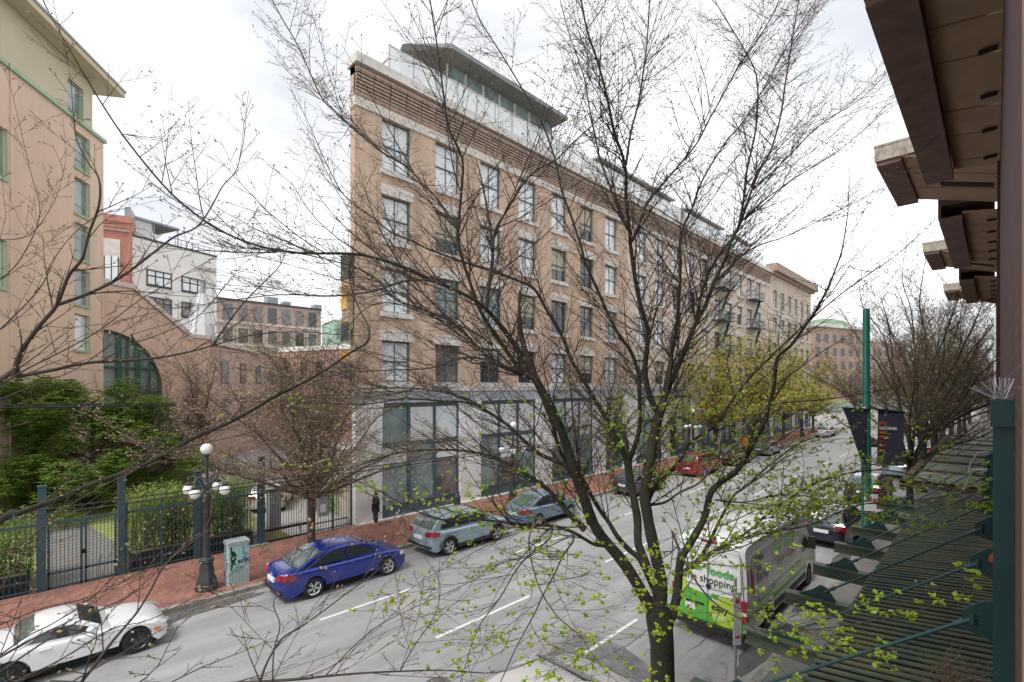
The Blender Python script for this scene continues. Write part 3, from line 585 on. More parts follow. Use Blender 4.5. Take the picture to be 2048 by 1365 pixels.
# cream driveway wall and low brown garden wall
t = thing('garden_wall', 'cream rendered wall beside the driveway at the warehouse corner', 'wall', (-22.3, 11.6, 0))
MB().prism([(-22.2, 11.45), (-22.2, 11.7), (-33, 12.9), (-33, 12.6)], (0,0,0), (1,0,0), (0,1,0), (0,0,3.5)).build('wall', M['cream'], t)
MB().prism([(-22.2, 11.4), (-22.2, 11.75), (-33.05, 12.95), (-33.05, 12.55)], (0,0,3.5), (1,0,0), (0,1,0), (0,0,.12)).build('coping', M['capst'], t)
t = thing('garden_wall', 'brown retaining wall at the back of the garden under the evergreens', 'wall', (-42, -4, 0))
MB().prism([(-43,-16), (-42,-1.0), (-38.5,8.3), (-38.9,8.5), (-42.4,-.9), (-43.4,-16)], (0,0,0), (1,0,0), (0,1,0), (0,0,3.4)).build('wall', M['brownwall'], t)
MB().prism([(-42.95,-16), (-41.95,-1.0), (-38.4,8.35), (-39,8.6), (-42.5,-.8), (-43.5,-16)], (0,0,3.4), (1,0,0), (0,1,0), (0,0,.12)).build('coping', M['kerb'], t)
# far end of the street
rf = random.Random(8)
def farblock(label, px0, Z0, px1, Z1, z1, wm, rows, rm='capst'):
    global a, U, V
    a, U, V, L = frame_plane(px0, Z0, px1, Z1); t = thing('street_block', label, 'building', a, 'blocks at the far end of the street')
    MB().obox(a, U, V, 0, L, 0, 14, 0, z1).build('wall', wm, t); MB().obox(a, U, V, -.3, L+.3, -.4, 14.3, z1, z1+.8).build('cornice', M[rm], t)
    n = max(2, int(L/3.4)); pane = None
    for r in range(rows):
        for k in range(n):
            if pane is None: pane = MB(); 
            c = L*(k+.3)/n; z = 4.6+r*(z1-5)/rows
            o = MB().obox(a, U, V, c, c+1.5, -.06, .02, z, z+2.1).build('window', M['pane_dark'], t)
    MB().obox(a, U, V, .3, L-.3, -.08, 0, .4, 3.2).build('shopfront', M['pane_green'], t); return t
farblock('brown block with a green curved roof beyond the warehouse row', 1628, 128, 1738, 138, 23, M['tanblock'], 5)
f = MB(); q = a+U*8.3; pts = [(8.6*math.cos(R(180*k/12)), 23.8+1.7*math.sin(R(180*k/12))) for k in range(13)]
f.prism(pts, a+U*8.4+V*.5, U, Z3, V*9); f.build('curved_roof', M['verdi'], bpy.data.objects['street_block'])
farblock('low orange brick block behind the green pole', 1742, 150, 1812, 160, 21, M['pinkbrick'], 4)
farblock('far pale block closing the street behind the bare trees', 1815, 215, 1905, 222, 17, M['cream'], 3)
farblock('far brown block beside the street vanishing point', 1900, 235, 1975, 225, 19, M['pinkbrick'], 4)
farblock('far red shopfront block at the right end of the street', 1955, 190, 1986, 150, 10, M['redbrick'], 2)
# neighbouring building on our side, beyond the eaves
t = thing('neighbour_building', 'narrow white-edged building beyond the brown eaves on the right', 'building', (.1, 41, 0))
MB().box(.1, 9, 41, 120, 0, 12.6).build('wall', M['brownwall'], t); MB().box(-.05, .1, 41, 41.6, 0, 12.0).build('white_pilaster', M['white'], t)
# ---------------- our own brick building: wall, stepped eaves, canopies
ob = thing('brick_building', 'brown brick building on the right edge with stepped timber eaves', 'building', (.1, 3, 0))
MB().box(.07, .5, 2.1, 39.5, .1, 11.9).build('wall', M['brownbrick'], ob)
MB().box(.052, .068, 1.25, 1.92, 0.2, 11.5).build('pilaster', M['pinktrim'], ob)
for y in (13.0, 20.1, 30.5): MB().box(.03, .07, y, y+.5, .2, 11.1).build('brick_pier', M['brownbrick'], ob)
e = 0
for k in range(4):
    y0, y1 = 6.9+10.6*k, 13.9+10.6*k                     # lower eave
    if k == 3: continue
    x = 11.22
    b = MB(); b.box(-1.07, -.62, y0, y1, x, x+.16); b.build('fascia_board', M['band'], ob)
    b = MB(); b.box(-1.10, -1.04, y0, y1, x+.161, x+.75); b.box(-1.04, -.0, y0, y1, x+.5, x+.75); b.build('fascia_front', M['band'], ob)
    s = MB(); yy = y0; n = 0; wd = [1.35, .95, 1.7, 1.1]; gp = MB()
    while yy < y1-.05:
        q = min(yy+wd[n % 4], y1); s.prism([(-.615, x+.20), (.07, x+.08), (.07, x+.14), (-.615, x+.26)], (0, yy, 0), (1,0,0), (0,0,1), (0, q-yy-.05, 0)); gp.box(-.6, .069, q-.05, q, x+.22, x+.3); yy = q; n += 1
    s.build('soffit_panel', M['soffit'], ob); gp.build('soffit_joint', M['darkgap'], ob)
    for j in range(5): yy = y0+.7+j*1.4; MB().box(-.16, .03, yy, yy+.05, x+.04, x+.09).build('strap', M['darkgap'], ob)
    ya, yb = 13.92+10.6*k-10.6, 17.45+10.6*k-10.6
for k in range(-1, 3):                                     # raised projecting bays
    ya, yb = 13.92+10.6*k, 17.45+10.6*k; z = 11.92
    b = MB(); b.box(-1.95, -1.5, ya, yb, z, z+.14); b.build('bay_fascia_board', M['band'], ob)
    MB().box(-1.98, -1.92, ya-.03, yb+.03, z+.142, z+.42).box(-1.98, .06, ya-.05, ya+.0, z+.1, z+.42).build('bay_front', M['bandtop'], ob)
    MB().box(-1.99, .06, ya-.06, yb+.04, z+.421, z+.47).build('bay_cap', M['bandtop'], ob)
    s = MB(); P = [(-1.5, z+.08), (.07, z-.42), (.07, z-.34), (-1.5, z+.14)]; w_ = (yb-ya)/3
    for j in range(3): s.prism(P, (0, ya+w_*j+.0, 0), (1,0,0), (0,0,1), (0, w_-.06, 0))
    s.build('bay_soffit', M['soffit'], ob)
    MB().prism([(-1.46, z+.12), (.068, z-.37), (.068, z+.05), (-1.46, z+.2)], (0, ya+.01, 0), (1,0,0), (0,0,1), (0, yb-ya-.02, 0)).build('bay_joint', M['darkgap'], ob)
    MB().prism([(-.95, z-.12), (-.03, z-.42), (-.03, z-.40), (-.95, z-.10)], (0, ya+w_*1.55, 0), (1,0,0), (0,0,1), (0, .3, 0)).build('bay_slot', M['darkgap'], ob)
# green column with bird spikes
cl = thing('steel_column', 'dark green box column topped by bird spikes against the brick wall', 'column', (.02, 3.6, 0))
MB().box(-.008, .066, 3.52, 3.64, 2.8, 6.63).build('shaft', M['column'], cl)
MB().box(-.018, .069, 3.49, 3.66, 6.6, 6.735).build('cap', M['column'], cl)
s = MB(); rs = random.Random(2)
for k in range(60):
    a_ = R(rs.uniform(-62, 62)); t_ = R(rs.uniform(-25, 25)); c = Vector((.025+rs.uniform(-.03, .03), 3.57+rs.uniform(-.04, .04), 6.74)); d = Vector((math.sin(a_), math.sin(t_), math.cos(a_))).normalized()
    s.tube([c, c+d*.115], .0011, 3)
s.build('bird_spikes', M['spike'], cl)
# slatted canopy on steel beams with tie rods
cp = thing('slatted_canopy', 'green weathered slatted canopy over the pavement with tie rods', 'canopy', (-1, 12, 3.4))
s = MB(); y = 3.2; rs = random.Random(6)
def sl_z(x): return 3.30+.19*(x+1.62)/1.6
while y < 19.4:
    d = rs.uniform(-.006, .006)
    xo = -1.62 if y > 4 else -1.62
    s.prism([(xo, sl_z(xo)+d+.035), (.03, sl_z(.03)+d+.035), (.03, sl_z(.03)+d+.055), (xo, sl_z(xo)+d+.055)], (0, y, 0), (1,0,0), (0,0,1), (0, .085, 0)); y += .172
s.build('slats', M['slat'], cp)
s = MB()
for x in (-1.5, -.8, -.1): s.prism([(x, sl_z(x)-.17), (x+.07, sl_z(x+.07)-.17), (x+.07, sl_z(x+.07)-.012), (x, sl_z(x)-.012)], (0, 3.1, 0), (1,0,0), (0,0,1), (0, 16.3, 0))
s.build('purlin', M['darkgap'], cp)
MB().prism([(-1.60, sl_z(-1.6)+.0), (.03, sl_z(.03)+.0), (.03, sl_z(.03)+.015), (-1.60, sl_z(-1.6)+.015)], (0, 3.1, 0), (1,0,0), (0,0,1), (0, 16.3, 0)).build('gap_shade_sheet', M['darkgap'], cp)  # added near-black sheet: shade between the slats put into colour
for k in range(8):
    y = 5.72+1.86*k; xo = -2.62
    b = MB(); b.prism([(xo, 3.20), (.03, 3.25), (.03, 3.28), (xo, 3.23)], (0, y-.09, 0), (1,0,0), (0,0,1), (0, .18, 0)); b.prism([(xo, 3.05), (.03, 3.05), (.03, 3.249), (xo, 3.199)], (0, y-.02, 0), (1,0,0), (0,0,1), (0, .04, 0)); b.prism([(xo, 3.02), (.03, 3.02), (.03, 3.049), (xo, 3.049)], (0, y-.09, 0), (1,0,0), (0,0,1), (0, .18, 0))
    b.build('beam', M['beam'], cp)
    g = MB().prism([(-2.42, 3.231), (-1.85, 3.231), (-1.98, 3.44), (-2.08, 3.47), (-2.2, 3.36)], (0, y-.015, 0), (1,0,0), (0,0,1), (0, .03, 0)); g.build('gusset', M['column'], cp)
    r = MB(); A = Vector((-2.0, y, 3.38)); B = Vector((-.12, y, 4.83)); d = (B-A).normalized(); r.tube([A, B], .016, 8); r.tube([A-d*.02, A+d*.16], .028, 8); r.tube([B-d*.16, B+d*.02], .028, 8); r.lathe((0,0,0), [(0,0)], 3, cap=False) if 0 else None
    r.build('tie_rod', mat('rod_paint', (.02,.07,.07), .4) if k == 0 else bpy.data.materials['rod_paint'], cp, smooth=60)
    g = MB().prism([(-.2, 4.72), (.03, 4.66), (.03, 5.0), (-.06, 5.0), (-.2, 4.88)], (0, y-.02, 0), (1,0,0), (0,0,1), (0, .04, 0)); g.lathe((-.13, y, 4.82), [(.035, -.045), (.035, .045)], 8) ; g.build('wall_plate', M['column'], cp)
c2 = thing('panelled_canopy', 'second canopy of olive and blue grey boards farther along the pavement', 'canopy', (-1.2, 40, 3))
s = MB(); y = 25.0; k = 0; rs = random.Random(9)
while y < 52:
    if not (k % 7 == 6): s.box(-2.35, -.05, y, y+.48, 3.0+rs.uniform(-.005, .005), 3.05)
    y += .53; k += 1
s.build('slats', M['slat2'], c2)
s = MB(); [s.box(-2.75, .0, 25+3.7*k, 25.2+3.7*k, 2.8, 3.08) for k in range(8)]; s.box(-2.75, -2.5, 25, 52, 2.75, 3.02); s.build('frame', M['bark2'], c2)
for k in range(8): MB().tube([(-2.5, 25.1+3.7*k, 3.1), (-.05, 25.1+3.7*k, 5.0)], .018, 5).build('tie_rod', M['beam'], c2)
# small things by the column
rd_ = thing('red_cloth', 'red plastic cloth hanging by the green column', 'cloth', (-.1, 5.2, 5.6))
MB().lathe((.012, 5.15, 5.50), [(.01, .24), (.022, .2), (.026, .1), (.02, .06), (.05, .01), (.045, -.02)], 9).build('cloth', mat('faded_red', (.30,.02,.025), .7), rd_, smooth=50)
s = MB(); rs = random.Random(12)
for k in range(260):
    c = Vector((-.3+rs.gauss(0, .13), 6.9+rs.gauss(0, .2), 3.62+abs(rs.gauss(0, .09)))); d = Vector((rs.uniform(-1,1), rs.uniform(-1,1), rs.uniform(-.1,.9))).normalized()
    s.tube([c, c+d*.1, c+d*.2+Vector((rs.uniform(-.04,.04), rs.uniform(-.04,.04), -.02))], .0028, 3)
tag(s.build('dry_stalks', M['twig2']), 'clump of dry brown stalks growing on the slatted canopy', 'dead plant', kind='stuff')
s = MB()
s.tube([(.02, 5.3, 4.0), (-.12, 5.3, 3.85), (-.3, 5.35, 3.8), (-.28, 5.5, 3.65), (-.2, 5.6, 3.58), (-.1, 5.5, 3.6)], .008, 5)
tag(s.build('loose_cable', M['cable']), 'black loose cable trailing from the wall onto the canopy', 'cable')
s = MB(); s.tube([(-.03, 3.7, 6.45), (-.07, 3.8, 6.43), (-.1, 3.85, 6.36), (-.11, 3.86, 6.3)], .004, 5); s.tube([(-.03, 3.7, 6.35), (-.09, 3.8, 6.33), (-.115, 3.85, 6.24), (-.13, 3.86, 6.2)], .005, 5)
tag(s.build('bent_pipe', M['steel']), 'pair of thin pale curved pipes on the green column side', 'pipe')
# tall green pole with banners
gp_ = thing('banner_pole', 'tall green street pole carrying two navy banners by the right kerb', 'pole', (-3.62, 23.55, 0))
MB().lathe((-3.62, 23.55, 0), [(.2, .1), (.2, .5), (.17, .55), (.165, 4.5), (.14, 4.6), (.14, 6.6), (.125, 6.7), (.12, 9.9), (.09, 9.93)], 16).build('shaft', M['pole'], gp_, smooth=40)
MB().lathe((-3.62, 23.55, 0), [(.16, 5.95), (.16, 6.02)], 16).lathe((-3.62, 23.55, 0), [(.16, 3.75), (.16, 3.82)], 16).build('clamp_band', M['chrome'], gp_)
def PZ(px, py, Z): return W(px, py, Z)
Zp = 19.2
def sheet(pts, m, nm, par, th=.012):
    n = len(pts); v = [Vector(p) for p in pts]; nn = (v[1]-v[0]).cross(v[2]-v[0]).normalized()*th; mb = MB(); mb.add(v+[p+nn for p in v], [tuple(range(n-1,-1,-1)), tuple(range(n, 2*n))]+[(i, (i+1)%n, n+(i+1)%n, n+i) for i in range(n)]); return mb.build(nm, m, par)
bn = thing('banner', 'navy banner with red and white lettering right of the green pole', 'banner', PZ(1780, 930, 19.6))
TL, TR, BR, BL = PZ(1756, 819, 19.5), PZ(1808, 824, 20.1), PZ(1806, 931, 20.1), PZ(1754, 928, 19.5)
sheet([TL, BL, BR, TR], M['navy'], 'cloth', bn)
Uu = (TR-TL).normalized(); Vv = Vector((0,0,1)); s_ = 20/966
MB().bar(PZ(1741, 817, 19.25), TR+Uu*.05, .05).bar(PZ(1740, 930, 19.25), BR+Uu*.05, .05).build('arm', M['iron'], bn)
nrm = (BL-TL).cross(TR-TL).normalized()
if nrm.dot(TL-cam.location) > 0: nrm = -nrm
def btext(s, px, py, size, m, sq=1.05):
    q = TL+Uu*((px-1756)*19.7/966)+Vv*(-(py-819)*19.7/966)+nrm*.03; text('lettering', s, size, m, bn, q, Uu, Vv, ext=.004, bold=.004, squash=sq)
btext('HELLO', 1758.5, 848.5, .15, M['red']); btext('GASTOWN', 1757.5, 858.5, .175, M['whitel'], 1.22); btext('SURE', 1757.5, 866.5, .15, M['red']); btext('NICE', 1757.5, 875.5, .15, M['red']); btext('TO', 1757.5, 884, .15, M['red']); btext('MEET', 1757.5, 893.5, .15, M['red']); btext('YOU', 1757.5, 902.5, .15, M['red'])
b2 = thing('banner', 'plain navy banner tapering to its foot left of the green pole', 'banner', PZ(1715, 930, 18.8))
T2, T3, B3, B2 = PZ(1686, 817, 17.9), PZ(1734, 820, 19.0), PZ(1734, 934, 19.0), PZ(1724, 924, 18.6)
sheet([T2, PZ(1697, 845, 18.1), PZ(1711, 889, 18.35), B2, B3, T3], M['navy'], 'cloth', b2)
MB().bar(PZ(1684, 816, 17.9), PZ(1740, 819, 19.15), .05).build('arm', M['iron'], b2)
ps = thing('notice_sign', 'small white notice sign with a red dot fixed to the green pole', 'sign', PZ(1742, 1000, 19))
q = PZ(1741, 1007, 18.9); uu = Vector((.82, .57, 0))
MB().prism([(-.22, -.3), (.25, -.3), (.25, .35), (-.22, .35)], q, uu, Z3, Vector((.02, -.02, 0))).build('plate', M['signw'], ps)
MB().prism([(.13+.09*math.cos(k*.5236), .1+.09*math.sin(k*.5236)) for k in range(12)], q+Vector((.025, -.025, 0)), uu, Z3, Vector((.01, -.01, 0))).build('red_dot', M['red'], ps)
f = MB()
for j in range(3): f.prism([(-.18, .25-.07*j), (.0, .25-.07*j), (.0, .28-.07*j), (-.18, .28-.07*j)], q+Vector((.025, -.025, 0)), uu, Z3, Vector((.01, -.01, 0)))
f.build('writing', M['black'], ps)
# parking sign behind the van
pk = thing('parking_sign', 'narrow white street sign on a grey post at the kerb behind the van', 'sign', (-3.75, 10.2, 0))
MB().tube([(-3.75, 10.2, .1), (-3.75, 10.2, 2.9)], .03, 8).build('post', M['steel'], pk)
uu = Vector((.96, .28, 0)); MB().prism([(-.02, 1.55), (.15, 1.55), (.15, 2.62), (-.02, 2.62)], (-3.76, 10.15, 0), Vector((.62, .78, 0)), Z3, Vector((.012, -.01, 0))).build('plate', M['signw'], pk)
f = MB(); f.prism([(.065+.045*math.cos(k*.5236), 2.45+.05*math.sin(k*.5236)) for k in range(12)], (-3.745, 10.135, 0), Vector((.62, .78, 0)), Z3, Vector((.006, -.005, 0))); f.prism([(.02, 1.7), (.12, 1.7), (.12, 1.74), (.02, 1.74)], (-3.745, 10.135, 0), Vector((.62, .78, 0)), Z3, Vector((.006, -.005, 0))); f.build('red_marking', M['red'], pk)
# overhead wires
for k, (x, z) in enumerate(((-6.6, 5.55), (-7.15, 5.5))):
    s = MB(); s.tube([(x, y, z-.02*math.sin(y)) for y in range(-30, 160, 5)], .007, 4)
    tag(s.build('trolley_wire', M['cable']), ['overhead trolley wire nearer the right kerb', 'overhead trolley wire nearer the middle of the road'][k], 'wire', 'overhead trolley wires')
s = MB(); p0 = W(-60, 817, 20); p1 = W(352, 811, 27); s.tube([p0, p1], .055, 6); s.tube([p0+Vector((0,0,.14)), p1+Vector((0,0,.1))], .03, 5)
tag(s.build('cable_bundle', M['cable']), 'thick black cable bundle crossing in front of the evergreens', 'cable')
# ---------------- fence with gates
def fence_run(name, label, y0, y1, kind, group):
    t = thing(name, label, 'fence' if kind != 'gate' else 'gate', (-22.0, y0, .1), group); x = -22.0
    MB().box(x-.03, x+.03, y0, y1, 2.28, 2.36).build('rail', M['iron'], t); MB().box(x-.02, x+.02, y0, y1, .52, .57).build('rail', M['iron'], t); MB().box(x-.02, x+.02, y0, y1, .2, .25).build('rail', M['iron'], t)
    f = MB(); y = y0+.06
    while y < y1: f.box(x-.01, x+.01, y-.01, y+.01, .14, 2.62 if kind != 'gate' else 2.3); y += .125
    f.build('pickets', M['iron'], t)
    f = MB(); y = y0
    while y <= y1+.01: f.box(x-.035, x+.035, y-.035, y+.035, .1, 2.7); y += (y1-y0)/max(1, round((y1-y0)/1.2))
    f.build('upright', M['iron'], t); return t
G1 = 'dark teal railings along the garden'
fence_run('metal_fence', 'dark teal railing left of the garden gate, nearest the white sports car', -7.5, .2, 'f', G1)
fence_run('metal_fence', 'dark teal railing in front of the bamboo, left part behind the lamp', 2.45, 4.55, 'f', G1)
fence_run('metal_fence', 'dark teal railing in front of the bamboo, behind the graffiti cabinet', 4.75, 6.85, 'f', G1)
fence_run('metal_fence', 'dark teal railing between the driveway and the warehouse corner', 9.2, 11.0, 'f', G1)
for j, (y0, y1) in enumerate(((.42, 1.3), (1.34, 2.2))):
    t = thing('garden_gate', ['left leaf of the teal garden gate', 'right leaf of the teal garden gate'][j], 'gate', (-22.0, y0, .1), 'garden gate leaves'); x = -22.0
    f = MB(); f.box(x-.03, x+.03, y0, y0+.07, .15, 2.3).box(x-.03, x+.03, y1-.07, y1, .15, 2.3).box(x-.03, x+.03, y0, y1, 2.3, 2.37).box(x-.03, x+.03, y0, y1, .15, .21).box(x-.03, x+.03, y0, y1, .62, .69); f.build('frame', M['iron'], t)
    f = MB(); y = y0+.12
    while y < y1-.08: f.box(x-.008, x+.008, y-.008, y+.008, .2, 2.3); y += .1
    z = .75
    while z < 2.3: f.box(x-.005, x+.005, y0, y1, z, z+.008); z += .1
    f.build('mesh', M['iron'], t)
    MB().box(x+.03, x+.07, (y1 if j == 0 else y0)-.05, (y1 if j == 0 else y0)+.03, 1.15, 1.3).build('lock', M['black'], t)
t = thing('driveway_gate', 'black barred driveway gate behind the sidewalk tree', 'gate', (-22.0, 7.0, .1)); f = MB(); x = -22.05
f.box(x-.03, x+.03, 7.05, 9.1, 2.25, 2.4).box(x-.03, x+.03, 7.05, 9.1, .6, .7).box(x-.03, x+.03, 7.05, 9.1, .15, .22); f.build('frame', M['cable'], t); f = MB(); y = 7.12
while y < 9.1: f.box(x-.009, x+.009, y-.009, y+.009, .15, 2.35); y += .11
f.build('bars', M['cable'], t)
for k, (y, z, w_) in enumerate(((.3, 3.55, .1), (2.33, 3.55, .1), (4.65, 3.5, .1), (6.97, 3.85, .11), (9.15, 3.4, .08))):
    t = tag(MB().box(-22.0-w_, -22.0+w_, y-w_, y+w_, .1, z).box(-22.0-w_-.02, -22+w_+.02, y-w_-.02, y+w_+.02, z, z+.04).build('fence_post', M['iron']), ['tall teal post left of the garden gate', 'tall teal post right of the garden gate', 'tall teal post behind the street lamp', 'tall teal post left of the driveway gate', 'teal post right of the driveway gate'][k], 'post', 'tall teal fence posts')
t = thing('planter_trough', 'black trough planter at the foot of the bamboo', 'planter', (-22.4, 4.7, .05)); MB().box(-22.75, -22.2, 2.6, 6.7, .05, .72).build('trough', M['trim'], t); MB().box(-22.7, -22.25, 2.65, 6.65, .7, .74).build('soil', M['soil'], t)
t = thing('planter_trough', 'black trough planter left of the garden gate', 'planter', (-22.4, -4, .05)); MB().box(-22.75, -22.2, -7.5, .0, .05, .72).build('trough', M['trim'], t); MB().box(-22.7, -22.25, -7.45, -.05, .7, .74).build('soil', M['soil'], t)
tag(MB().box(-22.3, -21.75, 6.0, 7.2, .14, .2).build('stone_slab', M['kerb']), 'dark stone slab at the foot of the post by the driveway', 'slab')
# intercom and grey utility box by the driveway
t = thing('intercom_box', 'grey box with papers on the fence right of the driveway', 'box', (-21.9, 9.4, 0)); MB().box(-21.9, -21.7, 9.3, 9.75, .9, 1.9).build('box', M['zinc'], t); MB().box(-21.7, -21.68, 9.38, 9.62, 1.1, 1.45).box(-21.7, -21.68, 9.8, 10.1, 1.9, 2.1).build('notice', M['signw'], t)
t = tag(MB().box(-24.6, -24.1, 8.0, 8.5, .05, 2.0).build('utility_box', M['zinc']), 'tall grey box behind the driveway gate', 'box')
# garden table and rocks
rk = random.Random(4); boulders = []
# ---------------- five-globe street lamps
def lamp(loc, label):
    t = thing('street_lamp', label, 'street lamp', loc, 'five-globe street lamps'); b = MB()
    x, y, z = loc; s = .0
    b.lathe((x, y, z), [(.34, 0), (.34, .16), (.30, .2), (.29, .34), (.24, .42), (.20, .75), (.19, .86), (.23, .92), (.22, 1.0), (.13, 1.06)], 8)
    b.build('base', M['lampiron'], t, smooth=30)
    MB().lathe((x, y, z), [(.125, 1.02), (.12, 1.2), (.095, 2.95), (.13, 3.0), (.13, 3.08), (.09, 3.12), (.085, 3.3), (.15, 3.36), (.16, 3.42), (.08, 3.5), (.055, 3.6), (.05, 4.35), (.1, 4.4), (.1, 4.45)], 14).build('shaft', M['lampiron'], t, smooth=40)
    for k in range(4):
        a_ = R(45+90*k); d = Vector((math.cos(a_), math.sin(a_), 0)); o_ = Vector(loc); arm = MB(); sc_ = .62
        P = [(.1, 3.42), (.2, 3.5), (.28, 3.62), (.42, 3.72), (.55, 3.7), (.6, 3.6)]; arm.tube([o_+d*u_+Z3*v_ for u_, v_ in P], .03, 6)
        sp_ = [(.22+.09*(1-j/12)*math.cos(j*.75), 3.62+.09*(1-j/12)*math.sin(j*.75)) for j in range(10)]; arm.tube([o_+d*u_+Z3*v_ for u_, v_ in sp_], .016, 5)
        q = o_+d*.6; arm.lathe((q.x, q.y, z), [(.05, 3.52), (.1, 3.48), (.09, 3.42)], 10); am = arm.build('arm', M['lampiron'], t, smooth=40)
        MB().sphere((q.x, q.y, z+3.27), .17).build('globe', M['globe'], am, smooth=180)
    MB().sphere((x, y, z+4.62), .185).build('globe', M['globe'], t, smooth=180)
    return t
l0 = lamp((-18.42, 4.15, .14), 'dark iron lamp with five white globes beside the graffiti cabinet')
for y, lb_ in ((18.5, 'dark five-globe lamp behind the tree limbs between the two light blue cars and the warehouse'), (40.5, 'five-globe lamp by the warehouse near the red minivan'), (74, 'distant five-globe lamp left of the far sidewalk tree')):
    c = copy_tree(l0); c.location = (-18.42, y, .14); c['label'] = lb_
# graffiti cabinet
cb_ = thing('utility_cabinet', 'mint green utility cabinet covered in graffiti beside the street lamp', 'cabinet', (-18.3, 4.95, .14)); x0, x1, y0, y1 = -18.55, -18.05, 4.7, 5.32
MB().box(x0, x1, y0, y1, .14, 1.5).build('body', M['mintbox'], cb_); MB().box(x0-.03, x1+.03, y0-.03, y1+.03, 1.5, 1.6).build('lid', mat('worn_lid', (.34,.38,.37), .7, var=.3, vscale=6), cb_)
f = MB(); [f.box(x1, x1+.004, y0+.05+.065*k, y0+.062+.065*k, .2, .62) for k in range(9)]; f.build('vent_slots', M['rust'], cb_)
gr = random.Random(31)
def scrawl(y, z, s, n, m, nm, face='x'):
    mb = MB(); P = []; 
    for k in range(n): P.append((y+gr.uniform(-.5, .5)*s, z+.5*s*math.sin(k*1.3)-k*s*.28+gr.uniform(-.1, .1)*s))
    pts = [Vector((x1+.006, u_, v_)) if face == 'x' else Vector((u_, y0-.006, v_)) for u_, v_ in P]; mb.tube(pts, .012, 4); mb.build(nm, m, cb_)
blu = mat('blue_spray', (.02,.25,.45), .6); grn = mat('pale_green_spray', (.3,.62,.42), .6)
MB().prism([(4.78, .7), (4.96, .62), (5.0, 1.3), (4.8, 1.38)], (x1+.001, 0, 0), (0,1,0), (0,0,1), (.002, 0, 0)).build('green_patch', grn, cb_)
for k, ch in enumerate('JAGR?'): text('black_tag', ch, .24, M['black'], cb_, (x1+.006, 4.76+.02*(k % 2), 1.27-.15*k), (0, 1, .1), (0, -.1, 1), ext=.003, bold=.012)
scrawl(5.18, 1.38, .13, 12, blu, 'blue_tag'); scrawl(5.2, 1.15, .12, 10, blu, 'blue_tag')
text('black_tag', 'ROSC', .15, M['black'], cb_, (x1+.006, 4.98, .86), (0, 1, .05), (0, 0, 1), ext=.003, bold=.006)
mb = MB(); mb.tube([Vector((x1+.006, 5.0+.13*math.cos(t_*.52), .68+.07*math.sin(t_*.52))) for t_ in range(13)], .006, 4); mb.tube([Vector((x1+.006, 4.95+.05*k, .66+.03*(k % 3))) for k in range(6)], .005, 4); mb.build('black_tag', M['black'], cb_)
for k in range(4): scrawl(x0+.12+.1*(k % 3), 1.42-.28*k, .13, 6, M['trim'], 'scribble', 'y')
# bollards and bins
t = thing('meter_post', 'dark post on the brick pavement between the two light blue cars', 'post', (-18.1, 14.4, .14)); MB().lathe((-18.1, 14.4, .14), [(.13, 0), (.13, .3), (.1, .35), (.09, 1.0), (.16, 1.05), (.17, 1.45), (.1, 1.6)], 10).build('body', M['char'], t)
t = thing('newspaper_box', 'small orange box on the brick pavement by the distant cars', 'box', (-18.2, 52, .14)); MB().box(-18.5, -17.95, 51.7, 52.3, .14, 1.35).build('body', M['orange'], t); MB().prism([(-18.54, 1.35), (-17.9, 1.35), (-18.0, 1.6), (-18.5, 1.6)], (0, 51.68, 0), (1,0,0), (0,0,1), (0, .64, 0)).build('hood', M['orange'], t)
t = thing('waste_bin', 'grey post with orange top at the bottom left edge of the street', 'bin', (-18.1, -.75, .14)); MB().lathe((-18.1, -.75, .14), [(.14, 0), (.14, 1.0)], 12).build('body', M['steel'], t); MB().lathe((-18.1, -.75, .14), [(.17, 1.0), (.17, 1.12), (.1, 1.16)], 12).build('top', M['orange'], t)
# ---------------- person by the pier (skin-modifier figure)
def skin(name, pts, edges, rad, m, parent, sub=2):
    me = bpy.data.meshes.new(name); me.from_pydata([Vector(p) for p in pts], edges, []); me.materials.append(m); o = bpy.data.objects.new(name, me); C.objects.link(o)
    o.parent = parent; sk = o.modifiers.new('skin', 'SKIN'); sk.use_smooth_shade = True
    for i, v in enumerate(me.skin_vertices[0].data): r = rad[i]; v.radius = (r if hasattr(r, '__len__') else (r, r)); v.use_root = (i == 0)
    s = o.modifiers.new('sub', 'SUBSURF'); s.levels = sub; s.render_levels = sub; return o
pe = thing('person', 'person in black jacket and orange shoes looking down at a phone by the pier', 'person', (-21.15, 11.85, .14)); pe.rotation_euler = (0, 0, R(-115)); pe.scale = (.97,)*3
skinm = mat('skin', (.50,.31,.22), .55); jack = mat('black_jacket', (.018,.018,.022), .8, bump=.4); trou = mat('navy_trousers', (.02,.025,.045), .85); hair = mat('dark_hair', (.03,.02,.015), .6)
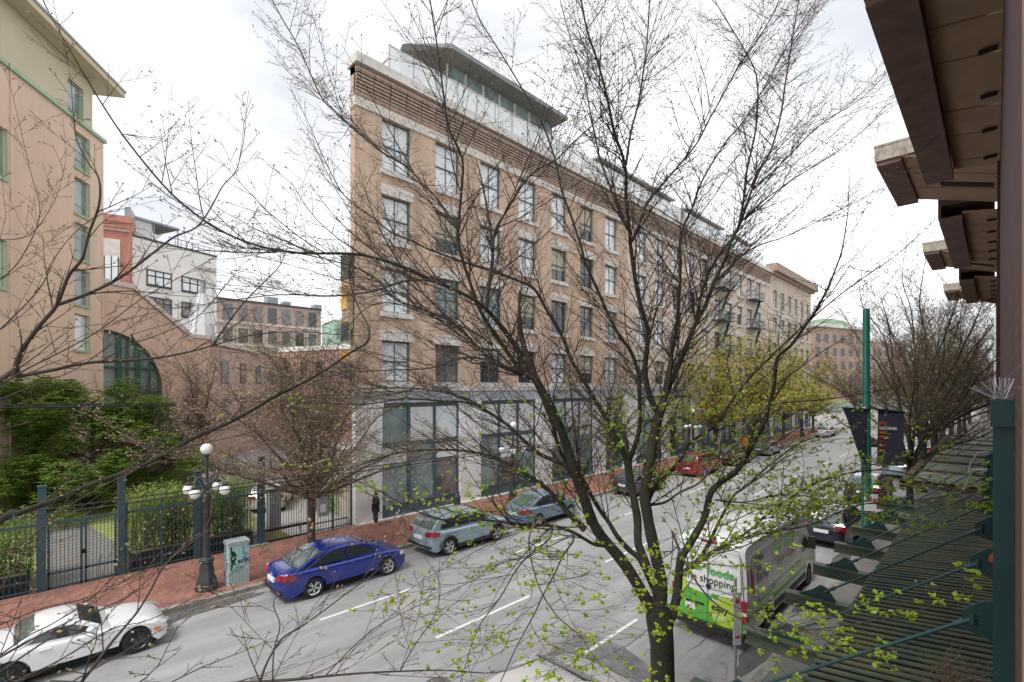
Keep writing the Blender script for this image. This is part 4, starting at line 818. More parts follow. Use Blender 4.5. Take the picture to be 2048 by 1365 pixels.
# faces +X locally ; pelvis root
P = [(0,0,.95), (0,0,1.15), (0,0,1.38), (.01,0,1.47), (.05,0,1.56), (.07,0,1.66), (.0,.17,1.40), (-.02,.25,1.14), (.22,.12,1.17), (.0,-.17,1.40), (-.02,-.25,1.14), (.22,-.10,1.20), (.01,.1,.9), (.02,.11,.5), (0,.12,.08), (.01,-.1,.9), (.03,-.1,.5), (0,-.12,.08)]
E = [(0,1),(1,2),(2,3),(3,4),(4,5),(2,6),(6,7),(7,8),(2,9),(9,10),(10,11),(0,12),(12,13),(13,14),(0,15),(15,16),(16,17)]
skin('body', P, E, [(.14,.11),(.12,.1),(.13,.1),.055,.075,.085,.055,.045,.03,.055,.045,.03,.085,.06,.045,.085,.06,.045], skinm, pe)
skin('jacket', [(0,0,.90), (0,0,1.12), (0,0,1.36), (0,0,1.43), (0,.19,1.38), (-.03,.27,1.12), (.17,.14,1.15), (0,-.19,1.38), (-.03,-.27,1.12), (.17,-.12,1.18)], [(0,1),(1,2),(2,3),(2,4),(4,5),(5,6),(2,7),(7,8),(8,9)], [(.23,.27),(.22,.25),(.2,.25),.12,.12,.1,.07,.12,.1,.07], jack, pe)
skin('trousers', [(0,0,.93), (.01,.1,.85), (.02,.11,.5), (0,.12,.14), (.01,-.1,.85), (.03,-.1,.5), (0,-.12,.14)], [(0,1),(1,2),(2,3),(0,4),(4,5),(5,6)], [(.18,.21),.15,.125,.11,.15,.125,.11], trou, pe)
for s_ in (.12, -.12): skin('shoe', [(-.05, s_, .05), (.06, s_, .05), (.16, s_, .035)], [(0,1),(1,2)], [.05,.05,.035], M['orange'], pe)
skin('hair', [(.01,0,1.62), (.03,0,1.71), (-.02,0,1.58), (-.04,0,1.46)], [(0,1),(0,2),(2,3)], [.1,.085,.085,.06], hair, pe)
for s_ in (1, -1):
    h = [(.2, .1*s_+.01, 1.18), (.25, .075*s_, 1.2)]
    skin('hand', h+[(.29, .05*s_, 1.22), (.26, .03*s_, 1.22), (.28, .06*s_, 1.19), (.25, .035*s_, 1.19), (.27, .065*s_, 1.175), (.24, .04*s_, 1.17), (.26, .07*s_, 1.16), (.235, .045*s_, 1.155), (.24, .05*s_, 1.24)], [(0,1),(1,2),(2,3),(1,4),(4,5),(1,6),(6,7),(1,8),(8,9),(1,10)], [.025,.03]+[.01]*9, skinm, pe, 1)
f = MB()
for s_ in (.03, -.03): f.sphere((.145, s_, 1.67), .011, 6, 4)
f.build('eyes', M['black'], None).parent = pe
f = MB(); f.lathe((.158, 0, 1.62), [(.012, 0), (.006, .035)], 6); f.box(.145, .152, -.02, .02, 1.60, 1.606); f.build('face_detail', skinm, None).parent = pe
ph = MB().box(0, .01, -.035, .035, 0, .14).build('phone', M['black']); tag(ph, 'black phone held by the person at the pier', 'phone'); rm = Matrix.Rotation(R(-115), 4, 'Z'); ph.rotation_euler = (0, R(25), R(-115)); ph.location = Vector((-21.15, 11.85, .14))+rm@Vector((.27, 0, 1.15))
# ---------------- cars
def interp(tab, x):
    for (a, b), (c, d) in zip(tab, tab[1:]):
        if a <= x <= c: return b+(d-b)*(x-a)/(c-a) if c > a else b
    return tab[-1][1] if x > tab[-1][0] else tab[0][1]
def smoothpts(P, it=1):
    for _ in range(it):
        Q = [P[0]]
        for a, b in zip(P, P[1:]): Q += [(a[0]*.75+b[0]*.25, a[1]*.75+b[1]*.25), (a[0]*.25+b[0]*.75, a[1]*.25+b[1]*.75)]
        P = Q+[P[-1]]
    return P
STY = {
 'sedan': dict(body=[(-.5,.30),(-.5,.62),(-.492,.86),(-.475,.97),(-.44,1.0),(-.36,1.0),(-.20,.97),(.0,.95),(.2,.94),(.30,.93),(.40,.86),(.455,.76),(.488,.62),(.5,.48),(.497,.28)],
   cab=[(-.405,.96),(-.35,1.10),(-.25,1.30),(-.17,1.395),(-.08,1.44),(.02,1.45),(.09,1.41),(.16,1.30),(.235,1.12),(.30,.93)], sw=[(-.33,1.02),(-.255,1.2),(-.17,1.33),(-.08,1.37),(.01,1.375),(.08,1.34),(.15,1.22),(.215,1.08),(.235,1.0),(0,.99),(-.2,1.0)], bp=-.035),
 'suv': dict(body=[(-.5,.36),(-.5,.72),(-.495,.92),(-.485,1.04),(-.47,1.08),(-.36,1.08),(-.2,1.04),(.0,1.02),(.2,1.02),(.29,1.03),(.38,.98),(.45,.88),(.488,.72),(.5,.55),(.497,.32)],
   cab=[(-.485,1.06),(-.455,1.25),(-.41,1.46),(-.36,1.54),(-.2,1.60),(-.05,1.61),(.06,1.57),(.13,1.45),(.2,1.27),(.285,1.03)], sw=[(-.40,1.12),(-.365,1.36),(-.32,1.46),(-.2,1.51),(-.05,1.52),(.05,1.49),(.11,1.39),(.18,1.22),(.215,1.1),(0,1.08),(-.2,1.1)], bp=-.04),
 'roadster': dict(body=[(-.5,.32),(-.5,.58),(-.49,.78),(-.46,.88),(-.40,.91),(-.3,.92),(-.2,.90),(-.05,.84),(.1,.83),(.2,.84),(.32,.80),(.41,.70),(.46,.6),(.49,.46),(.485,.24)],
   cab=[(-.27,.88),(-.22,1.04),(-.17,1.17),(-.12,1.22),(-.05,1.235),(.0,1.215),(.05,1.13),(.115,.98),(.185,.82)], sw=[(-.20,.93),(-.15,1.08),(-.11,1.14),(-.04,1.15),(.0,1.13),(.06,1.02),(.12,.9),(0,.88)], bp=2),
 'minivan': dict(body=[(-.5,.36),(-.5,.72),(-.495,.95),(-.49,1.08),(-.47,1.12),(-.36,1.1),(-.2,1.06),(.0,1.04),(.2,1.04),(.33,1.03),(.42,.92),(.46,.8),(.488,.66),(.5,.5),(.497,.3)],
   cab=[(-.49,1.1),(-.475,1.35),(-.45,1.6),(-.40,1.7),(-.2,1.74),(.05,1.74),(.14,1.68),(.22,1.5),(.30,1.22),(.36,1.02)], sw=[(-.44,1.16),(-.42,1.5),(-.38,1.58),(-.2,1.62),(.05,1.62),(.12,1.57),(.19,1.4),(.25,1.2),(0,1.1)], bp=-.06)}
def wheel(parent, x, y, r, rimm, side, spokes=10):
    w = .21; t = MB(); t.lathe((x-side*w/2, y, r), [(r*.62, -w*.5), (r*.93, -w*.5), (r, -w*.36), (r, w*.36), (r*.93, w*.5), (r*.66, w*.5), (r*.62, w*.44)], 28, 'x')
    o = t.build('wheel', M['tyre'], parent, smooth=40); xf = x-side*.03; xm = x-side*.02
    MB().lathe((x-side*.09, y, r), [(r*.63, -.01), (r*.63, .01)], 24, 'x').build('hub_disc', M['well'], o)
    m = MB(); n = 28
    for k in range(n):
        a0, a1 = 2*math.pi*k/n, 2*math.pi*(k+1)/n; P = []
        for rr, xx in ((r*.66, x+side*.004), (r*.60, x-side*.02)):
            for a_ in (a0, a1): P.append((xx, y+rr*math.cos(a_), r+rr*math.sin(a_)))
        m.add(P, [(0,1,3,2)])
        m.add([(x-side*.02, y+r*.6*math.cos(a0), r+r*.6*math.sin(a0)), (x-side*.02, y+r*.6*math.cos(a1), r+r*.6*math.sin(a1)), (x-side*.08, y+r*.6*math.cos(a1), r+r*.6*math.sin(a1)), (x-side*.08, y+r*.6*math.cos(a0), r+r*.6*math.sin(a0))], [(0,1,2,3)])
    for k in range(spokes):
        a_ = 2*math.pi*k/spokes+(.18 if k % 2 else -.12)*(.9 if spokes >= 8 else .0); d = Vector((0, math.cos(a_), math.sin(a_))); m.bar(Vector((xf, y, r))+d*r*.1, Vector((x-side*.012, y, r))+d*r*.63, .03, .045, (1,0,0))
    m.lathe((x-side*.045, y, r), [(.06, -.02), (.06, .02), (.03, .03)], 10, 'x'); m.build('rim', rimm, o); return o
def car(label, cat, x, y, L, Wd, Ht, sty, paint, rimm=None, group='parked cars', cladding=False, spokes=10, extras=None, detail=True, glass='cglass', name='parked_car'):
    t = thing(name, label, cat, (0, 0, 0), group); S = STY[sty]; hr = Ht/{'sedan':1.45,'suv':1.61,'roadster':1.235,'minivan':1.74}[sty]
    rw_ = {'sedan':.33,'suv':.36,'roadster':.33,'minivan':.34}[sty]; wf, wr = {'sedan':(.305*L,-.28*L),'suv':(.29*L,-.30*L),'roadster':(.315*L,-.275*L),'minivan':(.30*L,-.29*L)}[sty]
    zb = .19 if sty != 'suv' else .24; hw = Wd/2
    top = smoothpts([(a*L, b*hr) for a, b in S['body']], 2); arch = rw_*1.17
    def under(flat):
        P = [(.46*L, zb)]
        for yw in (wf, wr):
            for k in range(11):
                a_ = math.pi*k/10; P.append((yw+arch*math.cos(a_), zb if flat else max(zb, rw_+arch*math.sin(a_)*.98)))
        return P+[(-.46*L, zb)]
    n1 = len(top); st = [(0,0,0,1),(.45,.006,.003,1),(.72,.02,.012,1),(.86,.05,.03,0),(.94,.10,.055,0),(.985,.17,.085,0),(1.0,.27,.115,0)]
    st = [(-a, b, c, d) for a, b, c, d in st[:0:-1]]+st; mb = MB(); rows = []
    belt = lambda yy: interp([(a*L, b*hr) for a, b in S['body'][3:13]], yy)
    for tx, drop, pull, flat in st:
        P = top+under(flat); row = []
        for i, (yy, z) in enumerate(P):
            f = max(0, (z-.45*hr)/(.55*hr)); zz = z-drop*f*f*.9*hr*.6 if i < n1 else z; y2 = yy*(1-pull*(abs(yy)/(.5*L))**3)
            xx = tx*hw
            if abs(tx) > .9: xx *= 1-.045*max(0, (.5*hr-zz)/.5)-.02*f
            if abs(tx) > .5: xx *= 1-.10*max(0, (abs(yy)/(.5*L)-.80)/.2)**2
            row.append((xx, y2, zz))
        rows.append(row)
    m_ = len(rows[0])
    for r_ in rows: mb.v += r_
    for j in range(len(rows)-1):
        for i in range(m_): k = (i+1) % m_; mb.f.append((j*m_+i, j*m_+k, (j+1)*m_+k, (j+1)*m_+i))
    mb.f.append(tuple(range(m_-1, -1, -1))); mb.f.append(tuple((len(rows)-1)*m_+i for i in range(m_)))
    body = mb.build('body', paint, t, smooth=38)
    # cabin
    cab = smoothpts([(a*L, b*hr) for a, b in S['cab']], 2); z0 = cab[0][1]; zt = max(p[1] for p in cab); cw = hw*.90; tum = .20
    def cx(z): return cw*(1-tum*max(0, (z-z0)/(zt-z0))**1.3)
    mb = MB(); rows = []
    for tx, drop in ((-1,.055),(-.96,.03),(-.85,.012),(-.5,.004),(0,0),(.5,.004),(.85,.012),(.96,.03),(1,.055)):
        rows.append([(tx*cx(z), yy*(1-.03*tx*tx), z-drop*(z-z0)/(zt-z0)) for yy, z in cab]+[(tx*cw*.98, cab[-1][0]*.97, z0-.12), (tx*cw*.98, cab[0][0]*.97, z0-.12)])
    m_ = len(rows[0])
    for r_ in rows: mb.v += r_
    for j in range(len(rows)-1):
        for i in range(m_): k = (i+1) % m_; mb.f.append((j*m_+i, j*m_+k, (j+1)*m_+k, (j+1)*m_+i))
    mb.f.append(tuple(range(m_-1, -1, -1))); mb.f.append(tuple((len(rows)-1)*m_+i for i in range(m_)))
    mb.build('roof', paint, t, smooth=38)
    GL = M[glass]
    sw = [(a*L, b*hr) for a, b in S['sw']]
    def sideglass(P, side, nm):
        mb = MB(); V3 = [(side*(cx(z)+.008-.012*0), yy*.972, z-.03*(z-z0)/(zt-z0)) for yy, z in P]; mb.f.append(tuple(range(len(V3)))); mb.v = V3
        mb.v += [(a-side*.02, b, c) for a, b, c in V3]; n = len(V3); mb.f += [(i, (i+1) % n, n+(i+1) % n, n+i) for i in range(n)]; return mb.build(nm, GL, t)
    def clip(P, yc, keep):
        Q = []; n = len(P)
        for i in range(n):
            a, b = P[i], P[(i+1) % n]; ia = (a[0] > yc) == keep; ib = (b[0] > yc) == keep
            if ia: Q.append(a)
            if ia != ib: s = (yc-a[0])/(b[0]-a[0]); Q.append((yc, a[1]+s*(b[1]-a[1])))
        return Q
    for side in (1, -1):
        if S['bp'] < 1: sideglass(clip(sw, S['bp']*L+.035, True), side, 'front_window'); sideglass(clip(sw, S['bp']*L-.035, False), side, 'rear_window')
        else: sideglass(sw, side, 'side_window')
    def screen(sel, nm, m=GL):                                   # windscreen / rear screen follow the cabin outline
        P = [p for p in cab if sel(p)]; mb = MB(); T = [-.86, -.6, -.3, 0, .3, .6, .86]; V3 = []
        for j, (yy, z) in enumerate(P):
            a = P[max(0, j-1)]; b = P[min(len(P)-1, j+1)]; d = Vector((0, b[0]-a[0], b[1]-a[1])).normalized(); nn = Vector((0, -d.z, d.y))
            if nn.z < 0: nn = -nn
            fr = (z-z0)/(zt-z0)
            for tx in T:
                dr = interp([(0,0),(.5,.004),(.85,.012),(.96,.03)], abs(tx)); V3.append(Vector((tx*cx(z)*1.02, yy*(1-.03*tx*tx), z-dr*fr))+nn*.008)
        mb.v = [tuple(v) for v in V3]; k = len(T)
        for j in range(len(P)-1):
            for i in range(k-1): mb.f.append((j*k+i, j*k+i+1, (j+1)*k+i+1, (j+1)*k+i))
        return mb.build(nm, m, t, smooth=180)
    ymid = .0; zlo = z0+.05*hr; zhi = z0+(zt-z0)*.86
    screen(lambda p: p[0] > ymid and z0+.015 < p[1] < zhi, 'windscreen'); screen(lambda p: p[0] < -.1*L and zlo < p[1] < zhi, 'rear_screen', M['cglass2'])
    # wheels, wells
    for side in (1, -1):
        for yw in (wf, wr): wheel(t, side*(hw-.02), yw, rw_, rimm or M['rim'], side, spokes)
    MB().box(-hw*.80, hw*.80, wr-arch, wf+arch, .13, .62).build('underbody', M['well'], t)  # box reaches low to block light and deepen the shadow underneath
    if cladding:
        for side in (1, -1):
            for yw in (wf, wr):
                c = MB(); P0 = [Vector((side*(hw+.004), yw+(arch+.0)*math.cos(math.pi*k/12), rw_+arch*.98*math.sin(math.pi*k/12))) for k in range(13)]; c.tube(P0, .045, 5); c.build('arch_cladding', M['trim'], t)
            MB().box(side*(hw+.005)-.02, side*(hw+.005)+.02, wr+arch, wf-arch, zb, zb+.14).build('sill_cladding', M['trim'], t)
        MB().box(-hw*.86, hw*.86, -.5*L-.01, -.5*L+.1, .40*hr, .50*hr).build('bumper_cladding', M['trim'], t)
    # lamps: wrap-round rear lamps and head lamps
    yr = -.5*L; zt_ = {'sedan':(.74,.93),'suv':(.86,1.06),'roadster':(.62,.78),'minivan':(.85,1.25)}[sty]
    for side in (1, -1):
        c = MB(); a0 = zt_[0]*hr; a1 = zt_[1]*hr
        P = [(side*hw*.50, yr-.006), (side*hw*.72, yr+.025), (side*hw*.86, yr+.075), (side*hw*.945, yr+.17), (side*hw*.985, yr+.42)]
        n = len(P); c.v = [(a, b, a0+.02*(i == 0)) for i, (a, b) in enumerate(P)]+[(a, b+.02, a1-(.05 if i in (0, n-1) else 0)) for i, (a, b) in enumerate(P)]; c.v += [(a*.93, b+.07, z) for a, b, z in c.v[:]]
        for i in range(n-1): c.f += [(i, i+1, n+i+1, n+i), (2*n+i, 2*n+i+1, i+1, i), (n+i, n+i+1, 3*n+i+1, 3*n+i)]
        c.f += [(0, n, 3*n, 2*n), (n-1, 2*n-1, 4*n-1, 3*n-1)]; c.build('tail_light', M['tail'], t)
        c = MB(); P = [(side*hw*.62, .5*L-.055), (side*hw*.80, .5*L-.13), (side*hw*.93, .5*L-.27), (side*hw*.965, .5*L-.42)]; h0, h1 = .60*hr, .74*hr
        if sty == 'roadster': h0, h1 = .56, .64
        n = 4; c.v = [(a*1.01, b+.03, h0+.01*i) for i, (a, b) in enumerate(P)]+[(a, b-.03, h1+.015*i) for i, (a, b) in enumerate(P)]
        for i in range(n-1): c.f.append((i, i+1, n+i+1, n+i))
        c.build('headlight', M['head'], t)
    if detail:
        MB().box(-.27, .27, yr-.03, yr+.02, .62*hr if sty != 'suv' else .70*hr, .62*hr+.13 if sty != 'suv' else .70*hr+.13).build('licence_plate', M['plate'], t) if sty != 'sedan' or 1 else 0
        for side in (1, -1):
            ym = interp([(0, 0)], 0); yM = {'sedan':.20,'suv':.19,'roadster':.08,'minivan':.26}[sty]*L; zM = z0+.06
            c = MB(); c.sphere((side*(hw+.06), yM, zM+.02), .085, 10, 6, .75); c.box(min(side*(hw-.08), side*(hw+.05)), max(side*(hw-.08), side*(hw+.05)), yM-.03, yM+.03, zM-.06, zM-.01); c.build('mirror', paint if sty != 'roadster' else paint, t, smooth=50)
            for yd in ((.01*L, -.22*L) if S['bp'] < 1 else (-.12*L,)):
                zd = belt(yd)-.12*hr; MB().box(min(side*hw*.985, side*(hw+.018)), max(side*hw*.985, side*(hw+.018)), yd-.1, yd+.1, zd-.015, zd+.015).build('handle', paint, t)
            ln = MB(); xs = side*(hw*.985+.001)
            dl = [(.245*L, .93), (.235*L, .5), (.2*L, .25)] ; seams = [dl]
            if S['bp'] < 1: seams += [[(S['bp']*L, .95), (S['bp']*L+.01, .25)], [(-.245*L, .95), (-.19*L, .6), (-.17*L, .25)]]
            else: seams = [[(.14*L, .78), (.14*L, .3), (.12*L, .22)], [(-.19*L, .86), (-.185*L, .4), (-.17*L, .22)]]
            for Q in seams: ln.tube([(side*(hw*(1-.045*max(0, (.5*hr-z*hr)/.5)-.02*max(0,(z-.45)/.55))+.0005), yy, z*hr) for yy, z in Q], .005, 4)
            ln.build('door_seam', M['black'], t)
            if cladding: 
                c = MB(); c.tube([(side*cx(zt)*.92, -.36*L, zt-.05), (side*cx(zt)*.93, -.3*L, zt+.04), (side*cx(zt)*.93, -.0*L, zt+.05), (side*cx(zt)*.92, .06*L, zt-.02)], .017, 5); c.build('roof_rail', M['trim'], t)
    if extras: extras(t, L, hw, hr, zt, z0, yr)
    t.location = (x, y, 0); return t
def ex_sedan(t, L, hw, hr, zt, z0, yr):
    MB().box(-hw*.8, hw*.8, yr+.0, yr+.1, .3, .42).build('bumper_insert', M['trim'], t)
    c = MB()
    for s in (1, -1): c.box(s*hw*.7-.12, s*hw*.7+.12, yr-.012, yr+.02, .36, .42)
    c.build('reflector', M['tail'], t)
    c = MB(); c.tube([(.07*math.cos(k*.628), yr+.005, .83+.04*math.sin(k*.628)) for k in range(11)], .008, 4); c.bar((-.03, yr, .81), (-.01, yr, .85), .01); c.bar((.01, yr, .81), (.03, yr, .85), .01); c.bar((-.02, yr, .83), (.02, yr, .83), .01); c.build('emblem', M['chrome'], t)
def ex_rd(t, L, hw, hr, zt, z0, yr):
    c = MB()
    for s in (1, -1): c.box(s*(hw*.975)-.012, s*(hw*.975)+.012, .40*L, .435*L, .46, .53)
    c.build('side_marker', M['amber'], t)
    MB().prism([(-hw*.8, -.30*L), (hw*.8, -.30*L), (hw*.72, -.22*L), (-hw*.72, -.22*L)], (0, 0, 1.0), (1,0,0), (0,1,.9), (0, -.0, .02)).build('rear_glass', M['trim'], t)
    P = [(-.55, .215*L), (-.66, .165*L), (.66, .165*L), (.55, .215*L), (.3, .24*L), (-.3, .24*L)]
    MB().prism(P, (0, 0, .848), (1,0,0), (0,1,-.05), (0, 0, .006)).build('cowl', M['trim'], t)
white_p, blue_p, ltblue, aveo = carpaint('white_car_paint', (.72,.73,.74), .0), carpaint('deep_blue_paint', (.001,.018,.21), .15), carpaint('light_blue_paint', (.27,.37,.43), .3), carpaint('grey_blue_paint', (.16,.24,.33), .35)
def spot(px1, py1, px2, py2):  # near-side wheel contacts -> centre
    a, b = G(px1, py1), G(px2, py2); return a, b
LXc = -16.45
a, b = G(625, 1215), G(783, 1165); cy = (a.y+b.y)/2; print('blue', a, b)
car('deep blue sedan parked at the kerb beside the sidewalk tree', 'car', LXc+.05, cy+.22, 4.6, 1.8, 1.44, 'sedan', blue_p, extras=ex_sedan)
a, b = G(905, 1123), G(1003, 1092); print('suv', a, b)
car('light blue hatchback with black wheel arches parked third from the left', 'car', -16.5, (a.y+b.y)/2+.35, 4.47, 1.8, 1.6, 'suv', ltblue, cladding=True, spokes=10, rimm=M['rim'])
a, b = G(1103, 1050), G(1172, 1029); print('aveo', a, b)
car('grey blue small sedan parked beyond the light blue hatchback', 'car', -16.5, 18.7, 4.3, 1.7, 1.5, 'sedan', aveo)
a = G(262, 1312); print('road', a)
car('white two-seat sports car with black soft top parts at the bottom left', 'car', -16.35, 1.98-.315*3.95, 3.95, 1.74, 1.235, 'roadster', white_p, rimm=M['rimdk'], spokes=8, extras=ex_rd)
for (lb, x, y, L, Wd, Ht, sty, c, cl) in (
  ('dark slate sedan parked beyond the grey blue one', -16.5, 28.4, 4.5, 1.8, 1.45, 'sedan', (.045,.05,.085), False),
  ('red minivan parked farther up on the left', -16.5, 37.6, 4.9, 1.9, 1.74, 'minivan', (.32,.02,.03), False),
  ('black four-wheel-drive parked just beyond the red minivan', -16.5, 44.6, 4.6, 1.85, 1.7, 'suv', (.02,.02,.022), True),
  ('grey coupe parked beyond the black four-wheel-drive', -16.5, 53.2, 4.5, 1.8, 1.4, 'sedan', (.12,.13,.13), False),
  ('silver sedan farthest up on the left kerb', -16.6, 78.0, 4.6, 1.8, 1.45, 'sedan', (.4,.42,.44), False),
  ('dark car driving away in the middle lane', -9.3, 70.0, 4.6, 1.8, 1.45, 'sedan', (.03,.035,.03), False),
  ('navy wagon with chrome strip and white petals on its window, parked ahead of the van', -5.2, 26.0, 4.7, 1.85, 1.55, 'suv', (.012,.014,.03), False),
  ('black pickup-like vehicle with red tail lights parked beyond the navy wagon', -5.4, 36.2, 4.7, 1.85, 1.65, 'suv', (.035,.037,.045), True),
  ('pale blue hatchback parked behind the right-hand banner', -5.2, 47.2, 4.0, 1.75, 1.5, 'suv', (.28,.36,.42), False),
  ('grey car parked beyond the pale blue hatchback on the right', -5.2, 55.0, 4.5, 1.8, 1.5, 'sedan', (.3,.32,.35), False),
  ('white car farther along the right kerb between tree trunks', -5.2, 63.5, 4.6, 1.8, 1.5, 'sedan', (.6,.6,.6), False),
  ('dark car near the far end of the right kerb', -5.2, 74.0, 4.6, 1.8, 1.5, 'suv', (.05,.05,.055), False),
  ('white sedan at the bottom edge in front of the tree trunk', -5.95, 6.7, 4.5, 1.82, 1.5, 'sedan', (.74,.74,.74), False),
  ('silver car parked in the driveway behind the gate', -29.5, 10.0, 4.4, 1.8, 1.5, 'suv', (.55,.56,.57), False)):
    nm = 'car_paint_'+str(len(bpy.data.materials)); o = car(lb, 'car', x, y, L, Wd, Ht, sty, carpaint(nm, c), cladding=cl, group=None if 'driving' in lb else 'parked cars')
    if 'driveway' in lb: o.rotation_euler = (0, 0, R(60))
    if 'navy' in lb: MB().box(-.75, .75, -2.37, -2.33, .93, .97).build('chrome_strip', M['chrome'], None).parent = o
f = MB(); rr = random.Random(7)
for k in range(40):
    c = Vector((-5.5+rr.gauss(0, .22), 23.85+rr.gauss(0, .12)+.0, 1.36+rr.uniform(0, .05))); c.z = 1.30+(c.y-23.7)*.5+.02
    f.prism([(.05*math.cos(q*1.05), .05*math.sin(q*1.05)) for q in range(6)], c, (1,0,0), (0,.88,.47), (0, 0, .01))
tag(f.build('fallen_petals', M['white']), 'white petals scattered on the rear window of the navy wagon', 'petals', kind='stuff')
# ---------------- delivery van
vx, vy = -5.5, 13.0
vp = carpaint('van_white_paint', (.74,.75,.76), 0); vg = carpaint('van_green_wrap', (.10,.42,.05), 0); lime = mat('lime_wrap', (.42,.58,.05), .35, coat=.6); vgd = M['trim']
v = thing('delivery_van', 'white and green high-roof delivery van with online shopping lettering at the right kerb', 'van', (vx, vy, 0), 'parked cars')
hw, Lv, hv = 1.0, 6.9, 2.72
side = [(-.0,.42),(-.0,.9),(.03,2.2),(.07,2.55),(.18,2.70),(.6,2.74),(3.0,2.74),(4.9,2.66),(5.35,2.45),(5.75,2.0),(6.05,1.55),(6.3,1.35),(6.75,1.15),(6.88,.9),(6.9,.4)]
def vst(tx):
    a = abs(tx); dz = 0; top_ = []
    arch = .44; P = smoothpts(side, 1); f = a > .8; und = [(6.8, .32)]
    for yw in (5.95, 1.75):
        for k in range(11):
            q = math.pi*k/10; und.append((yw+arch*math.cos(q), .32 if not f else max(.32, .37+arch*math.sin(q))))
    und += [(.05, .32)]; out_ = []
    for i, (yy, z) in enumerate(P+und):
        xx = tx*hw; zz = z
        if z > 1.25: xx *= 1-.105*((z-1.25)/1.5)**1.5
        if z > 2.4: zz = z-{0:0}.get(a, .0)-max(0, a-.75)/.25*.13
        y2 = yy+(max(0, a-.8)/.2)**2*(.06 if yy < 1 else (-.18 if yy > 6 else 0))
        out_.append((vx+xx, vy+y2, zz))
    return out_
mb = MB(); rows = [vst(t_) for t_ in (-1,-.97,-.9,-.8,-.4,0,.4,.8,.9,.97,1)]; m_ = len(rows[0])
for r_ in rows: mb.v += r_
for j in range(len(rows)-1):
    for i in range(m_): k = (i+1) % m_; mb.f.append((j*m_+i, j*m_+k, (j+1)*m_+k, (j+1)*m_+i))
mb.f.append(tuple(range(m_-1,-1,-1))); mb.f.append(tuple((len(rows)-1)*m_+i for i in range(m_)))
mb.build('body', vp, v, smooth=35)
for s in (1, -1):
    for yw in (5.95, 1.75): wheel(v, vx+s*(hw-.02), vy+yw, .36, M['rimdk'], s, 6)
MB().box(vx-.85, vx+.85, vy+.9, vy+6.3, .18, .8).build('underbody', M['well'], v)
yb_ = vy-.004
# rear: green lower wrap (slanting), lime disc, bumper, doors
def rear(poly, m, nm, d=.006): return MB().prism([(vx+a*.98, z) for a, z in poly], (0, yb_-d, 0), (1,0,0), (0,0,1), (0, d+.03, 0)).build(nm, m, v)
rear([(-.97,.46),(.97,.46),(.97,.98),(.3,1.12),(-.3,1.22),(-.97,1.32)], vg, 'green_wrap')
rear([(.45+.42*math.cos(k*.262), .86+.40*math.sin(k*.262)) for k in range(24) if .86+.40*math.sin(k*.262) > .45], lime, 'lime_disc', .012)
rear([(-.8+.2*math.cos(k*.4), 1.3+.28*math.sin(k*.4)) for k in range(16)], lime, 'fruit_picture', .010)
MB().box(vx-.98, vx+.98, vy-.16, vy+.1, .30, .46).build('bumper', M['trim'], v)
MB().box(vx-.55, vx+.55, vy-.24, vy-.16, .36, .41).build('tow_step', M['trim'], v)
f = MB()
for x_ in (0.0, ): f.box(vx-.006, vx+.006, vy-.014, vy+.01, .46, 2.5)
for s in (-1, 1):
    for z in (1.02, 1.06): pass
    f.tube([(vx+s*.1, vy-.008, 2.42), (vx+s*.8, vy+.01, 2.42), (vx+s*.84, vy+.0, 2.3), (vx+s*.88, vy-.004, 1.45), (vx+s*.84, vy-.008, 1.38), (vx+s*.1, vy-.008, 1.38)], .008, 4)
f.tube([(vx-.9, vy-.01, .5), (vx-.93, vy-.006, 1.3), (vx-.87, vy+.012, 2.3), (vx-.8, vy+.03, 2.52), (vx+.8, vy+.03, 2.52), (vx+.87, vy+.012, 2.3), (vx+.93, vy-.006, 1.3), (vx+.9, vy-.01, .5)], .01, 4)
for z in (2.1, 1.85): f.tube([(vx+.12, vy+.0, z), (vx+.78, vy+.0, z)], .006, 4)
f.build('door_seam', M['char'], v)
MB().lathe((vx+.02, yb_, 1.42), [(.075, 0), (.075, .01)], 14).build('black_knob', M['trim'], v).data.transform(Matrix.Identity(4)) 
bpy.data.objects['black_knob'].rotation_euler = (R(90), 0, 0); bpy.data.objects['black_knob'].data.transform(Matrix.Translation((-.02, .004, -1.42))); bpy.data.objects['black_knob'].location = (.02, -.006, 1.42)
MB().box(vx+.10, vx+.28, vy-.02, vy, 1.12, 1.26).build('door_handle', vg, v)
MB().box(vx-.62, vx-.34, vy-.03, vy, .66, .84).build('licence_plate', M['plate'], v)
MB().box(vx-.85, vx-.1, vy-.025, vy-.005, .86, .92).build('handle_bar', M['trim'], v)
MB().box(vx-.22, vx+.22, vy+.06, vy+.14, 2.58, 2.64).build('brake_light', M['tail'], v); MB().sphere((vx+.12, vy+.12, 2.72), .07, 10, 6, .6).build('camera_dome', M['trim'], v)
for s in (1, -1):
    f = MB(); f.box(min(vx+s*.86, vx+s*1.005), max(vx+s*.86, vx+s*1.005), vy-.03, vy+.12, .72, 1.28).build('tail_light', M['tail'], v)
    MB().box(min(vx+s*.87, vx+s*1.01), max(vx+s*.87, vx+s*1.01), vy-.035, vy+.125, .92, 1.0).build('reverse_light', M['signw'], v)
def rtx(s, x_, z, size, m, sh=0, sq=1, bold=0): text('lettering', s, size, m, v, (vx+x_, vy-.02+(.016 if z > 1.4 else 0), z), (1, 0, 0), (0, .02, 1), ext=.003, shear=sh, squash=sq, bold=bold)
rtx('save', -.93, 1.80, .26, vg, bold=.008); rtx('on', -.37, 1.80, .2, vg, bold=.008); rtx('foods', -.03, 1.76, .30, vg, bold=.008, sq=1.05); rtx('online shopping', -.96, 1.50, .29, M['black'], sq=.92)
